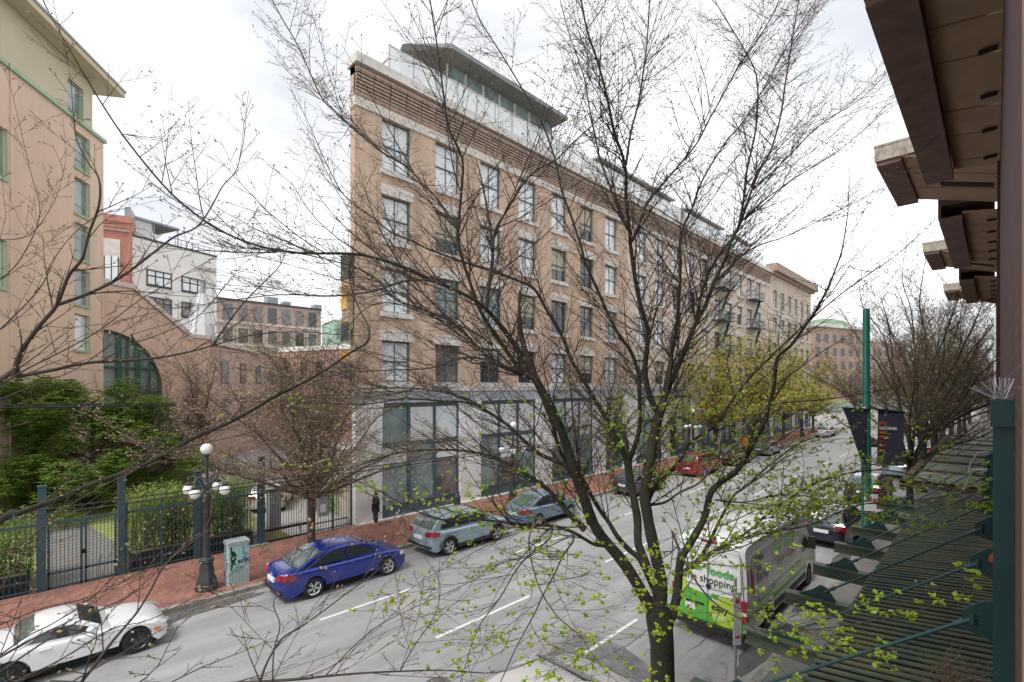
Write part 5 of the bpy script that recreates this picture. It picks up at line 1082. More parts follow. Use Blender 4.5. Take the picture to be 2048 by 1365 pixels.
rtx('fast', .12, 1.05, .17, M['signw']); rtx('easy', .1, .83, .26, M['black'], bold=.006); rtx('fresh', .12, .62, .2, M['signw'])
# right side: green sill wrap, mouldings, picture and words
xs = vx+hw
f = MB(); f.prism([(vy+.15,.52),(vy+1.28,.52),(vy+1.28,.66),(vy+1.42,.85),(vy+1.75,.94),(vy+2.08,.85),(vy+2.22,.66),(vy+2.22,.42),(vy+5.46,.42),(vy+5.46,.75),(vy+5.62,.9),(vy+5.95,.97),(vy+6.3,.9),(vy+6.3,1.12),(vy+5.2,1.12),(vy+4.2,1.2),(vy+3.6,1.02),(vy+.15,.96)], (xs-.02, 0, 0), (0,1,0), (0,0,1), (.026, 0, 0)); f.build('green_wrap', vg, v)
MB().box(xs-.02, xs+.022, vy+2.2, vy+5.4, .45, .62).build('sill_trim', M['trim'], v)
f = MB(); f.box(xs-.04, xs+.008, vy+.12, vy+2.15, 1.20, 1.225).box(xs-.04, xs+.008, vy+2.2, vy+4.9, 1.20, 1.225); f.build('side_moulding', M['steel'], v)
f = MB()
for yy in (2.2, 4.95): f.box(xs-.2, xs-.0, vy+yy, vy+yy+.015, .45, 1.3); 
f.tube([(xs-.0+.004, vy+.3, 1.3), (xs-.035, vy+.3, 2.2), (xs-.06, vy+.45, 2.35), (xs-.06, vy+4.7, 2.35), (xs-.035, vy+4.85, 2.2), (xs+.002, vy+4.85, 1.3)], .008, 4)
f.tube([(xs-.035, vy+2.2, 1.3), (xs-.06, vy+2.2, 2.35)], .008, 4); f.build('panel_seam', M['zinc'], v)
def sx(z): return vx+hw*(1-.105*(max(0, z-1.25)/1.5)**1.5)+.004
ket = mat('ketchup_red', (.36,.08,.06), .5)
P = [(.34,1.30),(.54,1.32),(.60,1.45),(.58,1.75),(.50,1.95),(.44,2.1),(.38,2.1),(.34,1.95)]
f = MB(); n = len(P); f.v = [(sx(z)+.004, vy+y_, z) for y_, z in P]; f.f = [tuple(range(n))]; f.build('sauce_bottle_picture', ket, v)
def stx(s, y_, z, size, m, **k): text('lettering', s, size, m, v, (sx(z)+.012, vy+y_, z), (0, 1, 0), (-.045, 0, 1), ext=.003, **k)
stx('HELPING', .62, 2.08, .24, M['black'], squash=.8); stx('you', .8, 1.84, .24, M['black'], shear=.25); stx('Ketchup', .72, 1.55, .34, M['black'], shear=.35, squash=.85)
stx('save', 2.35, 1.98, .34, vg, bold=.01); stx('on', 3.1, 2.0, .26, vg, bold=.01); stx('foods', 3.45, 1.98, .34, vg, bold=.01)
stx('online shopping', 2.45, 1.62, .29, mat('brown_lettering', (.22,.16,.12), .6))
MB().add([(vx-.78, vy+5.42, 2.38), (vx+.78, vy+5.42, 2.38), (vx+.84, vy+6.16, 1.48), (vx-.84, vy+6.16, 1.48)], [(0,1,2,3)]).build('windscreen', M['cglass'], v).location.z += .03
for s in (1, -1):
    f = MB(); x_ = vx+s*(hw-.0); f.v = [(x_+s*.004, vy+5.05, 1.35), (x_+s*.004, vy+5.85, 1.35), (x_-s*.04, vy+5.5, 1.95), (x_-s*.06, vy+5.1, 2.05)]; f.f = [(0,1,2,3)]; f.build('cab_window', M['cglass'], v)
    f = MB(); f.box(min(x_, x_+s*.22), max(x_, x_+s*.22), vy+5.7, vy+5.8, 1.35, 1.75); f.build('mirror', M['trim'], v)
MB().add([(vx+.55, vy+1.2, 2.755), (vx+.8, vy+1.2, 2.70), (vx+.8, vy+4.4, 2.70), (vx+.55, vy+4.4, 2.755)], [(0,1,2,3)]).build('roof_rib', M['steel'], v) if 0 else None
f = MB(); [f.box(vx-.7+.35*k, vx-.66+.35*k, vy+.7, vy+4.6, 2.735, 2.752) for k in range(5)]; f.build('roof_ribs', vp, v)
# ---------------- trees
class Tree:
    def __init__(s, seed): s.r = random.Random(seed); s.trunk = MB(); s.br = MB(); s.buds = MB(); s.leaves = MB(); s.n = 0
    def bud(s, p, d, sz=.02):
        d = d.normalized()*sz; e = d.orthogonal().normalized()*sz*.28; g = d.cross(e).normalized()*sz*.28
        s.buds.add([p, p+d*.45+e, p+d*.45-e*.5+g, p+d*.45-e*.5-g, p+d], [(0,1,2),(0,2,3),(0,3,1),(4,2,1),(4,3,2),(4,1,3)])
    def leaf(s, p, d, sz):
        r = s.r; d = (d.normalized()+Vector((r.uniform(-.6,.6), r.uniform(-.6,.6), r.uniform(-.5,.3)))).normalized()*sz; e = d.cross(Vector((r.uniform(-.4,.4), r.uniform(-.4,.4), 1))).normalized()*sz*.38
        s.leaves.add([p, p+d*.45+e, p+d, p+d*.5-e, ], [(0,1,2,3)])
    def cluster(s, p, d, n, sz):
        for _ in range(n): s.leaf(p, d+Vector((s.r.uniform(-1,1), s.r.uniform(-1,1), s.r.uniform(-.8,.6))), sz*s.r.uniform(.6,1.2))
    def grow(s, p, d, L, r0, lvl, o):
        """one arching shoot with side shoots; o = options"""
        r = s.r; seg = max(3, min(9, int(L/o['seg'])+1)); st = L/seg; P = [p]; Rr = [r0]; d = d.normalized(); w = Vector((r.uniform(-1,1), r.uniform(-1,1), r.uniform(-1,1)))*o['curl']
        for i in range(seg):
            d = (d+w*(st/.4)*.5+Vector((r.uniform(-1,1), r.uniform(-1,1), r.uniform(-1,1)))*o['wob']+Vector((0,0,o['up']*(1 if lvl < 3 else .5)))*st).normalized()
            p = p+d*st; P.append(p); Rr.append(max(o['rmin'], r0*(1-.75*(i+1)/seg)))
        (s.br).tube(P, Rr, 5 if r0 > .012 else 3, cap=False); s.n += 1
        nl = lvl+1
        if nl <= o['lv']:
            sp = o['sp'][nl]; t = sp*.6; side = r.choice((-1, 1))
            while t < L*.97:
                i = min(seg-1, int(t/st)); q = P[i].lerp(P[i+1], t/st-i); dd = (P[i+1]-P[i]).normalized()
                ax = dd.cross(Vector((r.uniform(-.35,.35), r.uniform(-.35,.35), 1)).normalized()).normalized()
                a_ = R(r.uniform(30, 58)); nd = dd*math.cos(a_)+(ax*side+Vector((0,0,r.uniform(-.25,.5)))).normalized()*math.sin(a_)
                Lc = o['len'][nl]*r.uniform(.55, 1.35)*(1-.45*t/L)
                s.grow(q, nd, Lc, max(o['rmin'], min(Rr[i]*.7, o['rad'][nl])), nl, o); side = -side; t += sp*r.uniform(.6, 1.4)
        zf = o['leaf'](P[-1]) if callable(o['leaf']) else o['leaf']
        if lvl >= o['lv']-1:
            if r.random() < zf:
                s.cluster(P[-1], d, o['ln'], o['lsz'])
                if lvl == o['lv'] and r.random() < .5: s.cluster(P[len(P)//2], d, max(1, o['ln']//2), o['lsz'])
            elif r.random() < o['bud']:
                s.bud(P[-1], d, o['bsz']*r.uniform(.7, 1.3))
                if r.random() < .6: s.bud(P[-1], d+d.orthogonal()*.8, o['bsz']*.8)
    def limb(s, P, Rr, o, thick=.03, start=0., dens=1.):
        """explicit limb (world points), smoothed, with side shoots"""
        P = [Vector(p) for p in P]; n = len(P); Q = []; q = []
        for i in range(n-1):
            a = P[max(0, i-1)]; b = P[i]; c = P[i+1]; d = P[min(n-1, i+2)]; k = 4
            for j in range(k):
                t = j/k; Q.append(.5*((2*b)+(c-a)*t+(2*a-5*b+4*c-d)*t*t+(3*b-a-3*c+d)*t**3)); q.append(Rr[i]+(Rr[i+1]-Rr[i])*t)
        Q.append(P[-1]); q.append(Rr[-1]); r = s.r
        q = [x*(1+r.uniform(-.05,.05)) for x in q]
        (s.trunk if max(q) > thick else s.br).tube(Q, q, 9 if max(q) > .05 else 6); s.n += 1
        d_ = 0; side = 1; nxt = 0; tot = sum((Q[i+1]-Q[i]).length for i in range(len(Q)-1))
        for i in range(len(Q)-1):
            L = (Q[i+1]-Q[i]).length; d_ += L; dd = (Q[i+1]-Q[i]).normalized() if L > 1e-6 else Vector((0,0,1))
            if d_/tot < start: nxt = d_; continue
            while nxt < d_:
                if q[i] < .075:
                    ax = dd.cross(Vector((r.uniform(-.6,.6), r.uniform(-.6,.6), 1)).normalized()); ax = ax.normalized() if ax.length > .1 else dd.orthogonal()
                    if abs(dd.z) > .75: a2 = r.uniform(0, 6.28); ax = Vector((math.cos(a2), math.sin(a2), 0)); side = 1
                    a_ = R(r.uniform(32, 62)); nd = dd*math.cos(a_)+(ax*side+Vector((0,0,r.uniform(-.1,.6)))).normalized()*math.sin(a_)
                    s.grow(Q[i], nd, o['len'][1]*r.uniform(.45, 1.3)*(1.15-.5*d_/tot), min(q[i]*.6, o['rad'][1]), 1, o); side = -side
                nxt += o['sp'][1]/dens*r.uniform(.6, 1.4)
        tip = o.get('tip', 1)
        if tip: s.grow(Q[-1], (Q[-1]-Q[-2]), o['len'][1]*.8, q[-1], 1, o)
    def build(s, name, label, group, loc, barkm, twigm, leafm, cat='tree'):
        t = thing(name, label, cat, loc, group); s.trunk.build('trunk', barkm, t, smooth=60)
        if s.br.v: s.br.build('branches', twigm, t, smooth=180)
        if s.buds.v: tag(s.buds.build('buds', M['bud'], t), kind='stuff')
        if s.leaves.v: tag(s.leaves.build('foliage', leafm, t), kind='stuff')
        return t
# ---- the big tree by the right kerb
T = Tree(11); Z0 = 6.85
O = dict(seg=.16, curl=.22, wob=.07, up=.22, rmin=.0021, lv=3, sp={1:.175, 2:.15, 3:.12}, len={1:1.5, 2:.55, 3:.14}, rad={1:.011, 2:.0058, 3:.0032},
         leaf=lambda p: (.85 if p.x+p.y > 2.0 else .32) if p.z < 5.6 else ((.55 if p.x+p.y > 2.0 else .05) if p.z < 6.7 else 0), ln=6, lsz=.046, bud=.55, bsz=.028)
def L2(pts, dz, r0, r1, o=O, **k):                            # traced limb; dz = drift of depth to its tip (metres)
    n = len(pts); P = [W(x, y, k.get('z0', Z0)+dz*(i/(n-1))**1.3) for i, (x, y) in enumerate(pts)]; kk = {a: b for a, b in k.items() if a != 'z0'}
    r0 *= .8 if r0 < .1 else .9
    T.limb(P, [r0+(r1-r0)*(i/(n-1))**.65 for i in range(n)], o, **kk)
base = Vector((-3.5, 6.2, .1))
bx = W(1326, 1365, Z0)
T.trunk.tube([(bx.x-.02, bx.y, .1), (bx.x-.02, bx.y, .3), (bx.x, bx.y, 1.2), bx, W(1324, 1290, Z0), W(1318, 1235, Z0), W(1312, 1200, Z0)], [.30, .22, .175, .165, .165, .185, .13], 14)
L2([(1316,1240),(1293,1200),(1252,1132),(1204,1074),(1184,1040),(1170,999),(1146,931),(1122,860),(1099,808),(1072,760)], -.5, .108, .052, start=.5)
i1 = Z0-.5
L2([(1076,768),(1034,697),(1000,650),(965,612),(930,590),(882,568),(804,534),(752,517),(700,508),(599,506),(513,491),(430,455),(345,390),(260,290),(205,210),(150,118)], -1.6, .05, .006, z0=i1, dens=.8)
L2([(1068,758),(1044,745),(1020,712),(1000,684),(965,630),(941,568),(920,500),(917,453),(924,368),(924,317),(896,252),(886,180),(872,77),(860,0)], -.3, .05, .01, z0=i1)
L2([(1072,764),(1051,752),(1000,732),(960,700),(909,648),(841,618),(793,600),(745,553),(690,529),(600,508),(500,498)], 1.4, .042, .008, z0=i1)
L2([(917,460),(896,429),(869,392),(845,368),(814,334),(766,306),(712,262),(667,221),(640,190),(600,100),(560,30),(530,-30)], .5, .028, .007, z0=Z0-.6)
L2([(1180,1050),(1155,975),(1136,931),(1119,900),(1105,850),(1085,800)], .5, .05, .025, z0=Z0, start=.6)
L2([(1170,1060),(1136,1026),(1102,985),(1051,948),(1000,920),(950,905),(880,900),(800,905),(720,930)], .8, .065, .008, z0=Z0-.1)
L2([(1140,945),(1126,929),(1078,908),(1044,878),(1010,847),(960,815),(926,805),(875,802),(807,798),(740,808),(670,808),(585,802)], 1.6, .05, .007, z0=Z0-.2)
L2([(965,815),(926,795),(841,778),(738,778),(653,788),(568,808),(500,830)], 2.0, .026, .006, z0=Z0+.9)
L2([(1060,752),(997,727),(950,716),(909,720),(858,737),(772,741),(670,751),(560,790)], 1.2, .03, .006, z0=i1)
L2([(892,566),(823,560),(745,583),(670,592),(560,590),(470,600)], -.8, .022, .005, z0=Z0-1.0)
L2([(985,690),(940,660),(880,640),(800,610),(745,610),(700,650),(670,706)], .6, .02, .005, z0=Z0-.1)
L2([(1317,1200),(1300,1159),(1279,1118),(1259,1101),(1235,1074),(1218,1046),(1194,1012),(1175,975),(1160,940),(1152,880)], .7, .07, .022, start=.5)
L2([(1300,1150),(1285,1110),(1276,1084),(1275,1040),(1268,1000),(1259,953),(1255,919)], .9, .075, .06, start=.5)
z3 = Z0+.9
L2([(1256,930),(1238,885),(1218,847),(1194,807),(1170,766),(1143,721),(1123,670),(1095,623),(1068,578),(1034,561),(1000,548),(929,525),(860,500),(823,482),(783,466),(752,440),(711,410),(680,380),(640,300)], .9, .06, .008, z0=z3)
L2([(1256,930),(1279,858),(1279,793),(1276,745),(1262,704),(1238,670),(1218,633),(1194,578),(1170,524),(1163,496),(1143,435),(1123,380),(1112,326),(1089,258),(1061,206),(1031,155),(1000,104),(960,40),(935,-20)], .5, .05, .008, z0=z3)
L2([(1322,1200),(1322,1159),(1307,1091),(1296,1036),(1290,985),(1300,917),(1307,875),(1320,824)], .3, .1, .07, start=.4)
z4 = Z0+.3
L2([(1318,830),(1300,793),(1290,745),(1293,704),(1296,663),(1283,619),(1272,568),(1262,500),(1259,462),(1252,401),(1252,350),(1245,312),(1228,264),(1218,213),(1204,155),(1191,111),(1174,60),(1160,-10)], -.6, .06, .012, z0=z4)
L2([(1252,330),(1262,264),(1276,210),(1286,149),(1293,94),(1297,40),(1300,-20)], .2, .022, .008, z0=z4-.4)
L2([(1255,450),(1242,431),(1218,367),(1201,322),(1187,258),(1177,206),(1170,162),(1157,121),(1136,60),(1120,0)], .9, .026, .006, z0=z4-.3)
L2([(1266,480),(1290,418),(1300,397),(1327,367),(1368,319),(1395,285),(1416,244),(1443,196),(1470,145),(1490,115),(1540,40),(1570,-30)], .6, .026, .008, z0=z4-.3)
L2([(1320,830),(1330,793),(1351,745),(1371,698),(1392,646),(1412,609),(1430,560),(1450,520),(1460,490),(1477,452),(1487,400),(1494,340),(1512,256),(1515,171),(1500,120),(1440,20)], 1.2, .062, .009, z0=z4)
L2([(1392,646),(1400,600),(1412,560),(1435,515),(1475,460),(1500,390),(1519,342),(1539,308),(1560,239),(1570,171),(1584,85),(1599,-10)], .9, .035, .012, z0=z4+.7)
L2([(1325,800),(1335,750),(1345,700),(1351,670),(1358,602),(1361,534),(1361,486),(1368,452),(1385,414),(1402,367),(1429,319),(1456,278),(1484,247),(1520,190),(1575,90),(1620,20)], 1.7, .04, .008, z0=z4)
L2([(1296,690),(1310,630),(1325,595),(1341,568),(1354,520),(1360,470)], -.6, .022, .006, z0=z4)
L2([(1490,440),(1530,400),(1600,350),(1680,300),(1750,240)], .8, .02, .005, z0=z4+1)
L2([(1505,380),(1560,330),(1640,250),(1720,200),(1770,150)], .5, .018, .005, z0=z4+.8)
L2([(1435,560),(1500,500),(1580,470),(1680,420),(1760,380)], 1.0, .022, .005, z0=z4+.6)
OLO = dict(O, sp={1:.25, 2:.18, 3:.12}, ln=8, leaf=lambda p: (.92 if p.x+p.y > 2.0 else .4) if p.z < 5.6 else ((.6 if p.x+p.y > 2.0 else .12) if p.z < 6.9 else 0))
L2([(1325,1280),(1341,1240),(1354,1190),(1361,1121),(1378,1091),(1409,1036),(1422,985),(1455,955),(1476,939),(1503,892),(1527,847),(1537,817),(1548,772),(1554,718),(1582,691),(1605,660),(1633,619),(1653,582),(1670,541),(1684,500),(1694,440)], 1.7, .095, .01, start=.3, o=OLO)
L2([(1295,1005),(1310,975),(1341,944),(1368,910),(1381,885),(1428,854),(1452,820),(1486,772),(1540,715),(1620,640),(1700,575),(1780,520)], 1.6, .05, .008, z0=z4, o=OLO)
L2([(1300,1010),(1330,1005),(1360,985),(1400,965),(1440,920),(1490,870),(1541,812),(1650,800),(1748,784)], -.8, .03, .006, z0=z4, o=dict(OLO, leaf=.05, sp={1:.4,2:.22,3:.13}))
L2([(1361,1150),(1398,1118),(1419,1084),(1439,1043),(1467,992),(1490,975),(1541,929),(1602,885),(1650,873)], 1.2, .045, .007, o=OLO)
L2([(1362,1150),(1395,1125),(1436,1097),(1470,1080),(1497,1063),(1560,1010),(1650,960),(1760,940),(1850,960),(1920,1000)], .2, .035, .006, o=OLO)
L2([(1344,1063),(1361,1104),(1381,1145),(1409,1186),(1443,1217),(1484,1240),(1520,1262),(1600,1262),(1700,1250)], -2.3, .022, .005, z0=Z0-.4, o=OLO)
L2([(1470,1080),(1540,1065),(1620,1050),(1720,1010),(1840,1000),(1940,985)], -1.2, .018, .005, z0=Z0, o=OLO)
L2([(1430,1000),(1490,1005),(1560,990),(1650,1000),(1730,1030)], .8, .018, .005, z0=Z0+.3, o=OLO)
L2([(1222,1092),(1204,1091),(1184,1087),(1150,1067),(1112,1053),(1068,1050),(1017,1046),(960,1040),(905,1043),(850,1030),(790,1000)], -.5, .045, .008, z0=Z0-.1, o=OLO)
L2([(1106,1052),(1100,1075),(1089,1087),(1051,1118),(1027,1149),(1000,1196),(960,1250),(940,1300)], -.9, .02, .006, z0=Z0-.3, o=OLO)
L2([(1148,1068),(1145,1085),(1126,1111),(1112,1142),(1085,1193),(1068,1230),(1034,1292),(1010,1345)], -1.1, .02, .006, z0=Z0-.3, o=OLO)
L2([(1066,1050),(1060,1068),(1058,1091),(1065,1132),(1082,1183),(1112,1230),(1143,1258),(1163,1275),(1180,1302)], -1.3, .016, .005, z0=Z0-.4, o=OLO)
L2([(1020,1046),(985,1000),(1004,966),(1040,920),(1070,860),(1085,800)], -.9, .017, .005, z0=Z0-.3, o=OLO)
L2([(985,500),(992,457),(1013,423),(1060,351),(1112,320),(1146,286),(1197,238),(1250,170),(1300,120)], .3, .024, .006, z0=Z0-.8)
L2([(972,625),(978,568),(985,520),(985,495)], -.0, .028, .024, z0=Z0-.75)
T.build('street_tree', 'large many-stemmed tree with fresh green leaves low down, by the canopy', 'sidewalk trees', (bx.x, bx.y, .1), M['bark'], M['twig'], M['leaf'])
print('big tree shoots', T.n, len(T.br.v), len(T.leaves.v))
# ---- the nearer tree whose limbs reach in from the left
T = Tree(23); tb = Vector((-3.9, -2.2, .1)); hub = Vector((-3.95, -1.9, 4.6))
T.trunk.tube([tb, tb+Vector((0,0,.3)), tb+Vector((0,.1,2.5)), hub], [.3, .2, .16, .14], 12)
O2 = dict(seg=.1, curl=.35, wob=.10, up=.35, rmin=.0016, lv=3, sp={1:.21, 2:.13, 3:.065}, len={1:.58, 2:.19, 3:.05}, rad={1:.0062, 2:.0032, 3:.0022}, leaf=.0, ln=2, lsz=.03, bud=.6, bsz=.02)
def L3(pts, z0, z1, r0, r1, o=O2, frm=None, **k):
    n = len(pts); P = [W(x, y, z0+(z1-z0)*(i/(n-1))) for i, (x, y) in enumerate(pts)]; rr = [r0+(r1-r0)*(i/(n-1))**.8 for i in range(n)]
    if frm is not None: P = [frm, (frm+P[0])/2]+P; rr = [r0*1.5, r0*1.2]+rr
    T.limb(P, rr, o, **k)
L3([(0,868),(34,850),(103,820),(140,770),(205,745),(274,728),(335,713),(383,703),(428,691),(496,672),(581,664),(670,669)] if 0 else [(0,761),(34,754),(103,741),(154,730),(205,723),(274,720),(335,713),(383,703),(428,691),(496,672),(581,664),(670,669)], 3.3, 4.4, .017, .004, frm=hub)
L3([(27,754),(41,706),(79,652),(113,611),(137,552),(164,518),(178,467),(198,410),(198,359),(178,328),(154,281),(145,220)], 3.3, 3.3, .016, .003)
L3([(113,611),(171,590),(222,566),(260,542),(308,505),(349,474),(393,455),(421,417),(445,373),(472,342),(486,290)], 3.3, 3.9, .012, .003)
L3([(424,693),(452,652),(489,604),(530,563),(561,529),(582,474)], 3.9, 4.0, .008, .003)
L3([(0,1042),(34,1028),(120,997),(192,966),(274,936),(342,901),(393,874),(455,847),(513,816),(547,795),(616,761),(667,730),(700,706),(735,684),(737,655),(715,610),(700,560),(706,500)], 3.5, 4.8, .023, .005, frm=hub)
L3([(0,1106),(51,1083),(130,1018),(192,980),(260,945),(350,900),(440,880),(560,850),(680,820),(780,790)], 3.3, 4.2, .007, .003)
L3([(163,1364),(191,1329),(221,1288),(249,1255),(274,1225),(299,1185),(325,1137),(359,1103),(404,1069),(424,1025)], 2.6, 3.0, .009, .003)
L3([(0,1345),(80,1290),(180,1230),(260,1190),(330,1130)], 2.6, 2.9, .006, .0025); L3([(0,1310),(60,1270),(110,1245),(190,1190),(250,1130),(330,1060)], 2.7, 3.0, .005, .002)
L3([(0,1250),(90,1215),(160,1200),(230,1170),(330,1120)], 2.8, 3.1, .004, .002); L3([(30,1364),(120,1320),(220,1260),(300,1240),(380,1200)], 2.5, 2.7, .004, .002); L3([(0,1180),(40,1120),(80,1090),(130,1040),(200,990)], 2.9, 3.1, .004, .002)
L3([(520,1365),(534,1326),(564,1278),(602,1254),(650,1220),(700,1182),(745,1150),(800,1100),(855,1030)], 2.4, 2.8, .007, .002)
L3([(545,1365),(548,1300),(560,1250),(548,1200),(600,1150),(650,1110)], 2.3, 2.6, .004, .002)
L3([(100,1364),(330,1372),(581,1360),(650,1353),(735,1346),(804,1343),(889,1341),(992,1346),(1060,1325)], 2.5, 3.4, .009, .003)
L3([(800,1343),(830,1290),(870,1230),(880,1170),(860,1130)], 3.0, 3.1, .004, .002); L3([(650,1353),(700,1300),(760,1250),(840,1210),(930,1170)], 2.8, 3.2, .004, .002)
L3([(0,660),(60,600),(90,560),(120,500),(180,440),(240,420)], 4.2, 4.6, .006, .002); L3([(0,560),(40,520),(80,430),(60,340),(30,210)], 4.4, 4.6, .005, .002); L3([(0,480),(60,470),(110,400),(130,330)], 4.6, 4.8, .004, .002)
L3([(0,770),(60,735),(130,700),(200,660),(280,600),(350,560),(420,520)], 3.0, 3.4, .006, .002); L3([(0,800),(70,770),(150,740),(240,680),(330,650)], 2.9, 3.1, .004, .002)
L3([(205,723),(260,690),(330,665),(400,630),(460,560)], 3.5, 3.8, .005, .002)
for a_ in range(3): T.limb([hub, hub+Vector((math.cos(a_*2+1)*.8-.3, -.6-.5*a_, 1.4)), hub+Vector((math.cos(a_*2+1)*1.6-.5, -1.5-.8*a_, 3.0))], [.08, .05, .02], dict(O2, sp={1:.6,2:.3,3:.3}))
T.limb([hub, (hub+W(0,1300,2.7))/2, W(-60,1345,2.6)], [.07, .03, .012], dict(O2, sp={1:.8,2:.3,3:.2}))
T.build('street_tree', 'bare budding tree whose dark limbs reach in from the left edge', 'sidewalk trees', tuple(tb), M['bark'], M['twig'], M['leaf'])
print('left tree', T.n, len(T.br.v))
# ---- generic vase-shaped sidewalk tree
def vase(seed, Ht, spread, rt, fork, o, nl=9, tall=1.0, lo=.15):
    T = Tree(seed); r = T.r; T.trunk.tube([(0,0,0), (0,0,.2), (r.uniform(-.08,.08), 0, fork*.5), (0,0,fork), (0,0,fork+.3)], [rt*1.4, rt, rt*.88, rt*.95, rt*.5], 10)
    for k in range(nl):
        a_ = 6.283*k/nl+r.uniform(-.3,.3); ring = k % 3; e = [lo, .55, 1.0][ring]; R_ = spread*[1, .75, .35][ring]*r.uniform(.8,1.1); h = Ht*[.55, .85, 1.0][ring]*r.uniform(.85,1.05)
        d = Vector((math.cos(a_), math.sin(a_), 0)); P = [Vector((0,0,fork-.15))+d*rt*.3]; n = 6
        for i in range(1, n+1):
            t = i/n; P.append(d*R_*(t**(.8+e*.5))+Vector((0,0,fork+(h-fork)*(t**(1.0 if ring else .75))))+Vector((r.uniform(-.2,.2), r.uniform(-.2,.2), r.uniform(-.15,.15)))*(.4+t))
        T.limb(P, [rt*.42*(1-.88*(i/n)**.7) for i in range(n+1)], o, start=.12)
    return T
OB = dict(seg=.3, curl=.25, wob=.08, up=.12, rmin=.0055, lv=3, sp={1:.2, 2:.17, 3:.15}, len={1:1.6, 2:.7, 3:.26}, rad={1:.014, 2:.008, 3:.005}, leaf=.0, ln=2, lsz=.08, bud=.45, bsz=.055)
def put(t, loc, rot=0, sc_=1, label=None):
    t.location = loc; t.rotation_euler = (0, 0, R(rot)); t.scale = (sc_,)*3
    if label: t['label'] = label
    return t
GT = 'sidewalk trees'; O0 = (0, 0, 0)
def shape(t, d): return t
T = vase(41, 9.0, 6.2, .17, 2.5, dict(OB, up=.0, bud=.75, bsz=.06, rmin=.0055, sp={1:.23, 2:.2, 3:.17}), 21, lo=-.3)
put(T.build('street_tree', 'bare brownish budding tree standing behind the blue sedan', GT, O0, M['bark2'], M['twig2'], M['leaf']), (-18.75, 7.75, .14)); print('vase', T.n)
# right-hand row, seen down the street past the banners
OR = dict(OB, seg=.4, up=.25, rmin=.008, sp={1:.3, 2:.26, 3:.26}, len={1:2.0, 2:.95, 3:.4}, bud=.1, bsz=.09, leaf=lambda p: .35 if p.z < 5.2 else .02, lsz=.13, ln=3)
T = vase(52, 15.5, 7.0, .24, 3.6, dict(OR, sp={1:.34,2:.28,3:.26}), 15, lo=.0)
r1 = put(T.build('street_tree', 'bare tree on the right pavement just beyond the banners', GT, O0, M['bark'], M['twig3'], M['leaf']), (-3.3, 40.3, .13))
for y, rot, s_, lb in ((33.2, 110, .72, 'smaller bare tree on the right pavement nearest the banners'), (47.5, 70, .95, 'second bare tree beyond the banners on the right pavement'), (56, 160, .95, 'third bare tree beyond the banners on the right pavement'), (68, 250, 1.0, 'fourth bare tree beyond the banners on the right pavement'), (82, 20, 1.0, 'fifth bare tree beyond the banners on the right pavement'), (98, 120, 1.05, 'sixth bare tree beyond the banners on the right pavement'), (120, 200, 1.1, 'farthest bare tree on the right pavement')):
    put(copy_tree(r1), (-3.2, y, .13), rot, s_, lb)
# left row: bare then yellow-green
OY = dict(OR, rmin=.009, leaf=.62, ln=5, lsz=.17, lv=3, bud=0, sp={1:.38, 2:.32, 3:.3}, up=.1)
T = vase(61, 10.5, 6.0, .2, 2.6, OY, 17, lo=.0)
y1_ = put(T.build('street_tree', 'tree with bright yellow-green leaves in front of the pale warehouse', GT, O0, M['bark2'], M['twig2'], M['leafy']), (-18.7, 46.0, .14))
for y, rot, s_, lb in ((57, 80, 1.1, 'second yellow-green tree in front of the fire escapes'), (67, 200, 1.05, 'third yellow-green tree in front of the far warehouse'), (81, 300, .95, 'yellow-green tree at the far end of the left pavement')):
    put(copy_tree(y1_), (-18.8, y, .14), rot, s_, lb)
OF = dict(OB, rmin=.007, seg=.35, sp={1:.32, 2:.27, 3:.25}, bud=.1)
T = vase(71, 9.5, 4.3, .18, 2.5, OF, 12, lo=.15)
f1 = put(T.build('street_tree', 'bare twiggy tree on the left pavement by the dark slate sedan', GT, O0, M['bark2'], M['twig3'], M['leaf']), (-18.7, 28.5, .14))
for (x, y, rot, s_, lb) in ((-9, 104, 60, 1.55, 'large bare brown tree standing just beyond the far crossing'), (-15, 118, 330, 1.7, 'second large bare brown tree beyond the far crossing'), (-4, 132, 190, 1.6, 'bare brown tree near the right end of the far street'), (-12.5, 128, 10, 1.5, 'large bare brown tree beyond the far crossing on the left'), (-1, 150, 90, 1.5, 'large bare brown tree at the very end of the street'), (-19, 112, 200, 1.3, 'bare brown tree beyond the far crossing in front of the green-roofed block'), (-33.5, 13.6, 80, .85, 'bare tree rising behind the cream driveway wall'), (-44, 19, 310, 1.1, 'bare tree in front of the pink ribbed building'), (-35, 5.8, 15, .8, 'small bare tree on the lawn behind the lamp'), (-36.5, 16.5, 40, .95, 'bare tree in the car park behind the driveway'), (-46, 10, 140, 1.05, 'bare tree in front of the low brick range'), (-40, 5.5, 250, .9, 'bare tree in the garden left of the brick range'), (-58, 30, 10, 1.2, 'bare tree in front of the distant red brick terrace')):
    c = put(copy_tree(f1), (x, y, .05), rot, s_, lb); c['group'] = 'bare trees beyond the pavement'
